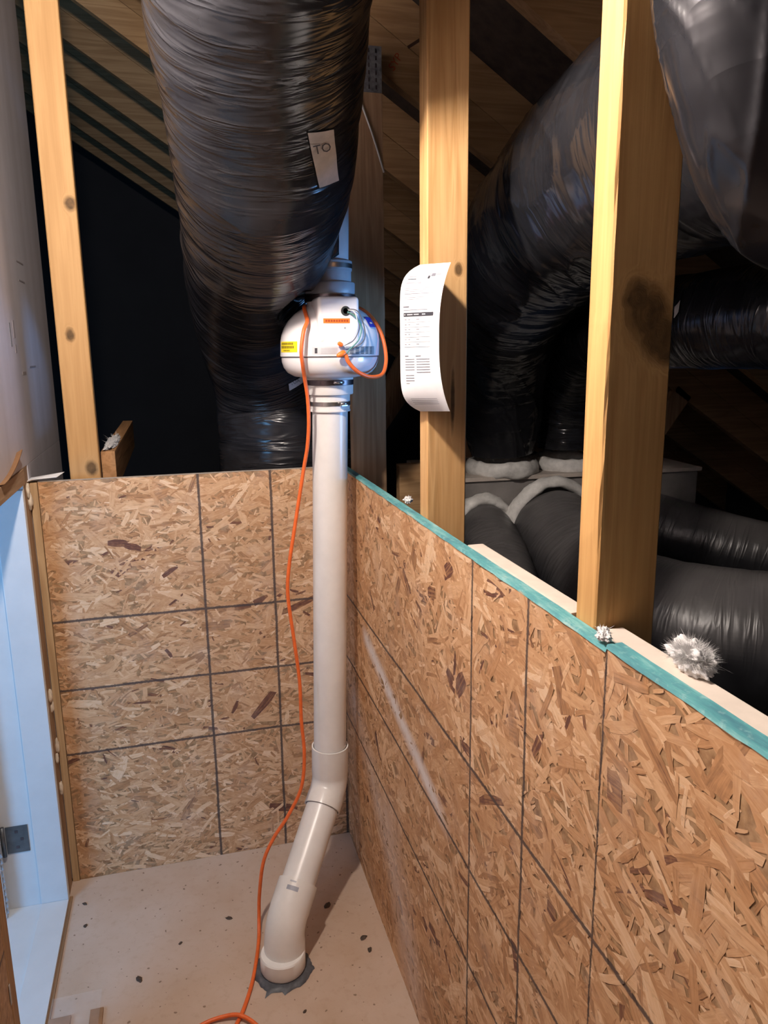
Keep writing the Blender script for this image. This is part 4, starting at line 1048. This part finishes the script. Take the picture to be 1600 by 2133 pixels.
# ------------------------------------------------------------------ debris on the floor
rng = random.Random(8)
CH = [((-0.409, -0.287), 0.010, 'dark chip on the floor left of the cord'), ((-0.643, -0.441), 0.011, 'dark chip on the floor towards the door sill'), ((-0.135, -0.314), 0.013, 'dark chip at the edge of the pipe shadow'),
      ((-0.064, -0.461), 0.011, 'brown chip on the floor near the right half wall'), ((-0.058, -0.506), 0.009, 'small brown chip nearest the right half wall'), ((-0.795, -0.207), 0.008, 'small dark chip beside the door sill'),
      ((-0.806, -0.114), 0.008, 'small chip at the corner of the door frame'), ((-0.255, -0.650), 0.006, 'tiny chip in front of the sealant'), ((-0.541, -0.345), 0.006, 'tiny chip in the middle of the floor')]
for (x, y), s, lab in CH:
    bm = bmesh.new(); bmesh.ops.create_icosphere(bm, subdivisions=2, radius=1)
    sd = rng.random()*50
    for v in bm.verts:
        v.co *= 1+0.5*fbm(v.co.x+sd, v.co.y, v.co.z, 1.3); v.co = Vector((v.co.x*s, v.co.y*s*0.6, max(-0.3, v.co.z)*s*0.35))
    me = bpy.data.meshes.new('debris_chip'); bm.to_mesh(me); bm.free(); me.materials.append(M_CHIP)
    o = bpy.data.objects.new('debris_chip', me); COL.objects.link(o); o.location = (x, y, s*0.10); o.rotation_euler.z = rng.random()*3
    tag(o, lab, 'debris', 'chips on the floor')

# brown cardboard with a clear bag in the lower left corner
m, nt, b = new_mat('clear_plastic'); b.inputs['Base Color'].default_value = (0.9, 0.9, 0.9, 1); b.inputs['Roughness'].default_value = 0.12
b.inputs['Alpha'].default_value = 0.10
link(nt, ramp(nt, noise(nt, objco(nt), 30, 3), [(0.3, (0.75, 0.75, 0.78)), (0.7, (0.95, 0.95, 0.95))]), b.inputs['Base Color'])
M_CLEAR = m
bag = empty('packaging_bag', (-0.775, -0.56, 0.0)); tag(bag, 'clear plastic packaging with brown cardboard ends lying by the door sill', 'packaging')
def bx(name, lo, hi, mat, rot=0.0):
    o = boxm(name, [a-b_ for a, b_ in zip(lo, (-0.775, -0.56, 0))], [a-b_ for a, b_ in zip(hi, (-0.775, -0.56, 0))], mat, bag, 0.0008); o.rotation_euler.z = rot
    return o
bx('cardboard_end', (-0.752, -0.62, 0.0015), (-0.722, -0.510, 0.007), M_CARD, 0.0)
bx('cardboard_end', (-0.845, -0.62, 0.0015), (-0.795, -0.513, 0.007), M_CARD, 0.0)
vs, fs = [], []
for j in range(13):
    for i in range(13):
        x, y = -0.845+0.115*i/12, -0.64+0.185*j/12
        edge = math.sin(math.pi*i/12)*math.sin(math.pi*j/12)
        vs.append((x+0.775, y+0.56, 0.009+0.010*edge*(0.6+0.8*fbm(x, y, 0, 40))))
for j in range(12):
    for i in range(12): a = j*13+i; fs.append((a, a+1, a+14, a+13))
mk('clear_film', vs, fs, M_CLEAR, bag, True)
# pale staple-like strip on the near trimmer
boxm('tape_strip', (XL+0.0012, -0.765, 0.29), (XL+0.0022, -0.758, 0.335), M_STICK, wl, 0)

# ------------------------------------------------------------------ the bulb that lights the place
bulb = empty('pendant_bulb', BULB_POS); tag(bulb, 'bare glowing bulb hanging just above and left of the door', 'lamp')
m, nt, b = new_mat('glowing_bulb'); b.inputs['Base Color'].default_value = (1, 0.95, 0.85, 1)
b.inputs['Emission Color'].default_value = (1.0, 0.885, 0.79, 1); b.inputs['Emission Strength'].default_value = BULB_STRENGTH
lathe('glass', [(0.001, -0.036), (0.014, -0.033), (0.026, -0.024), (0.033, -0.008), (0.033, 0.006), (0.027, 0.022), (0.018, 0.038), (0.015, 0.050)], (0, 0, 0), m, bulb, 32, sharp=False)
lathe('socket', [(0.016, 0.051), (0.022, 0.054), (0.022, 0.095), (0.010, 0.108), (0.004, 0.112)], (0, 0, 0), M_SOCK, bulb, 24)
tube('flex', [(0, 0, 0.11, 0.003), (0.01, 0.0, 0.3, 0.003), (0.0, 0.0, 0.60, 0.003)], M_WIREW, bulb, 8, 6)
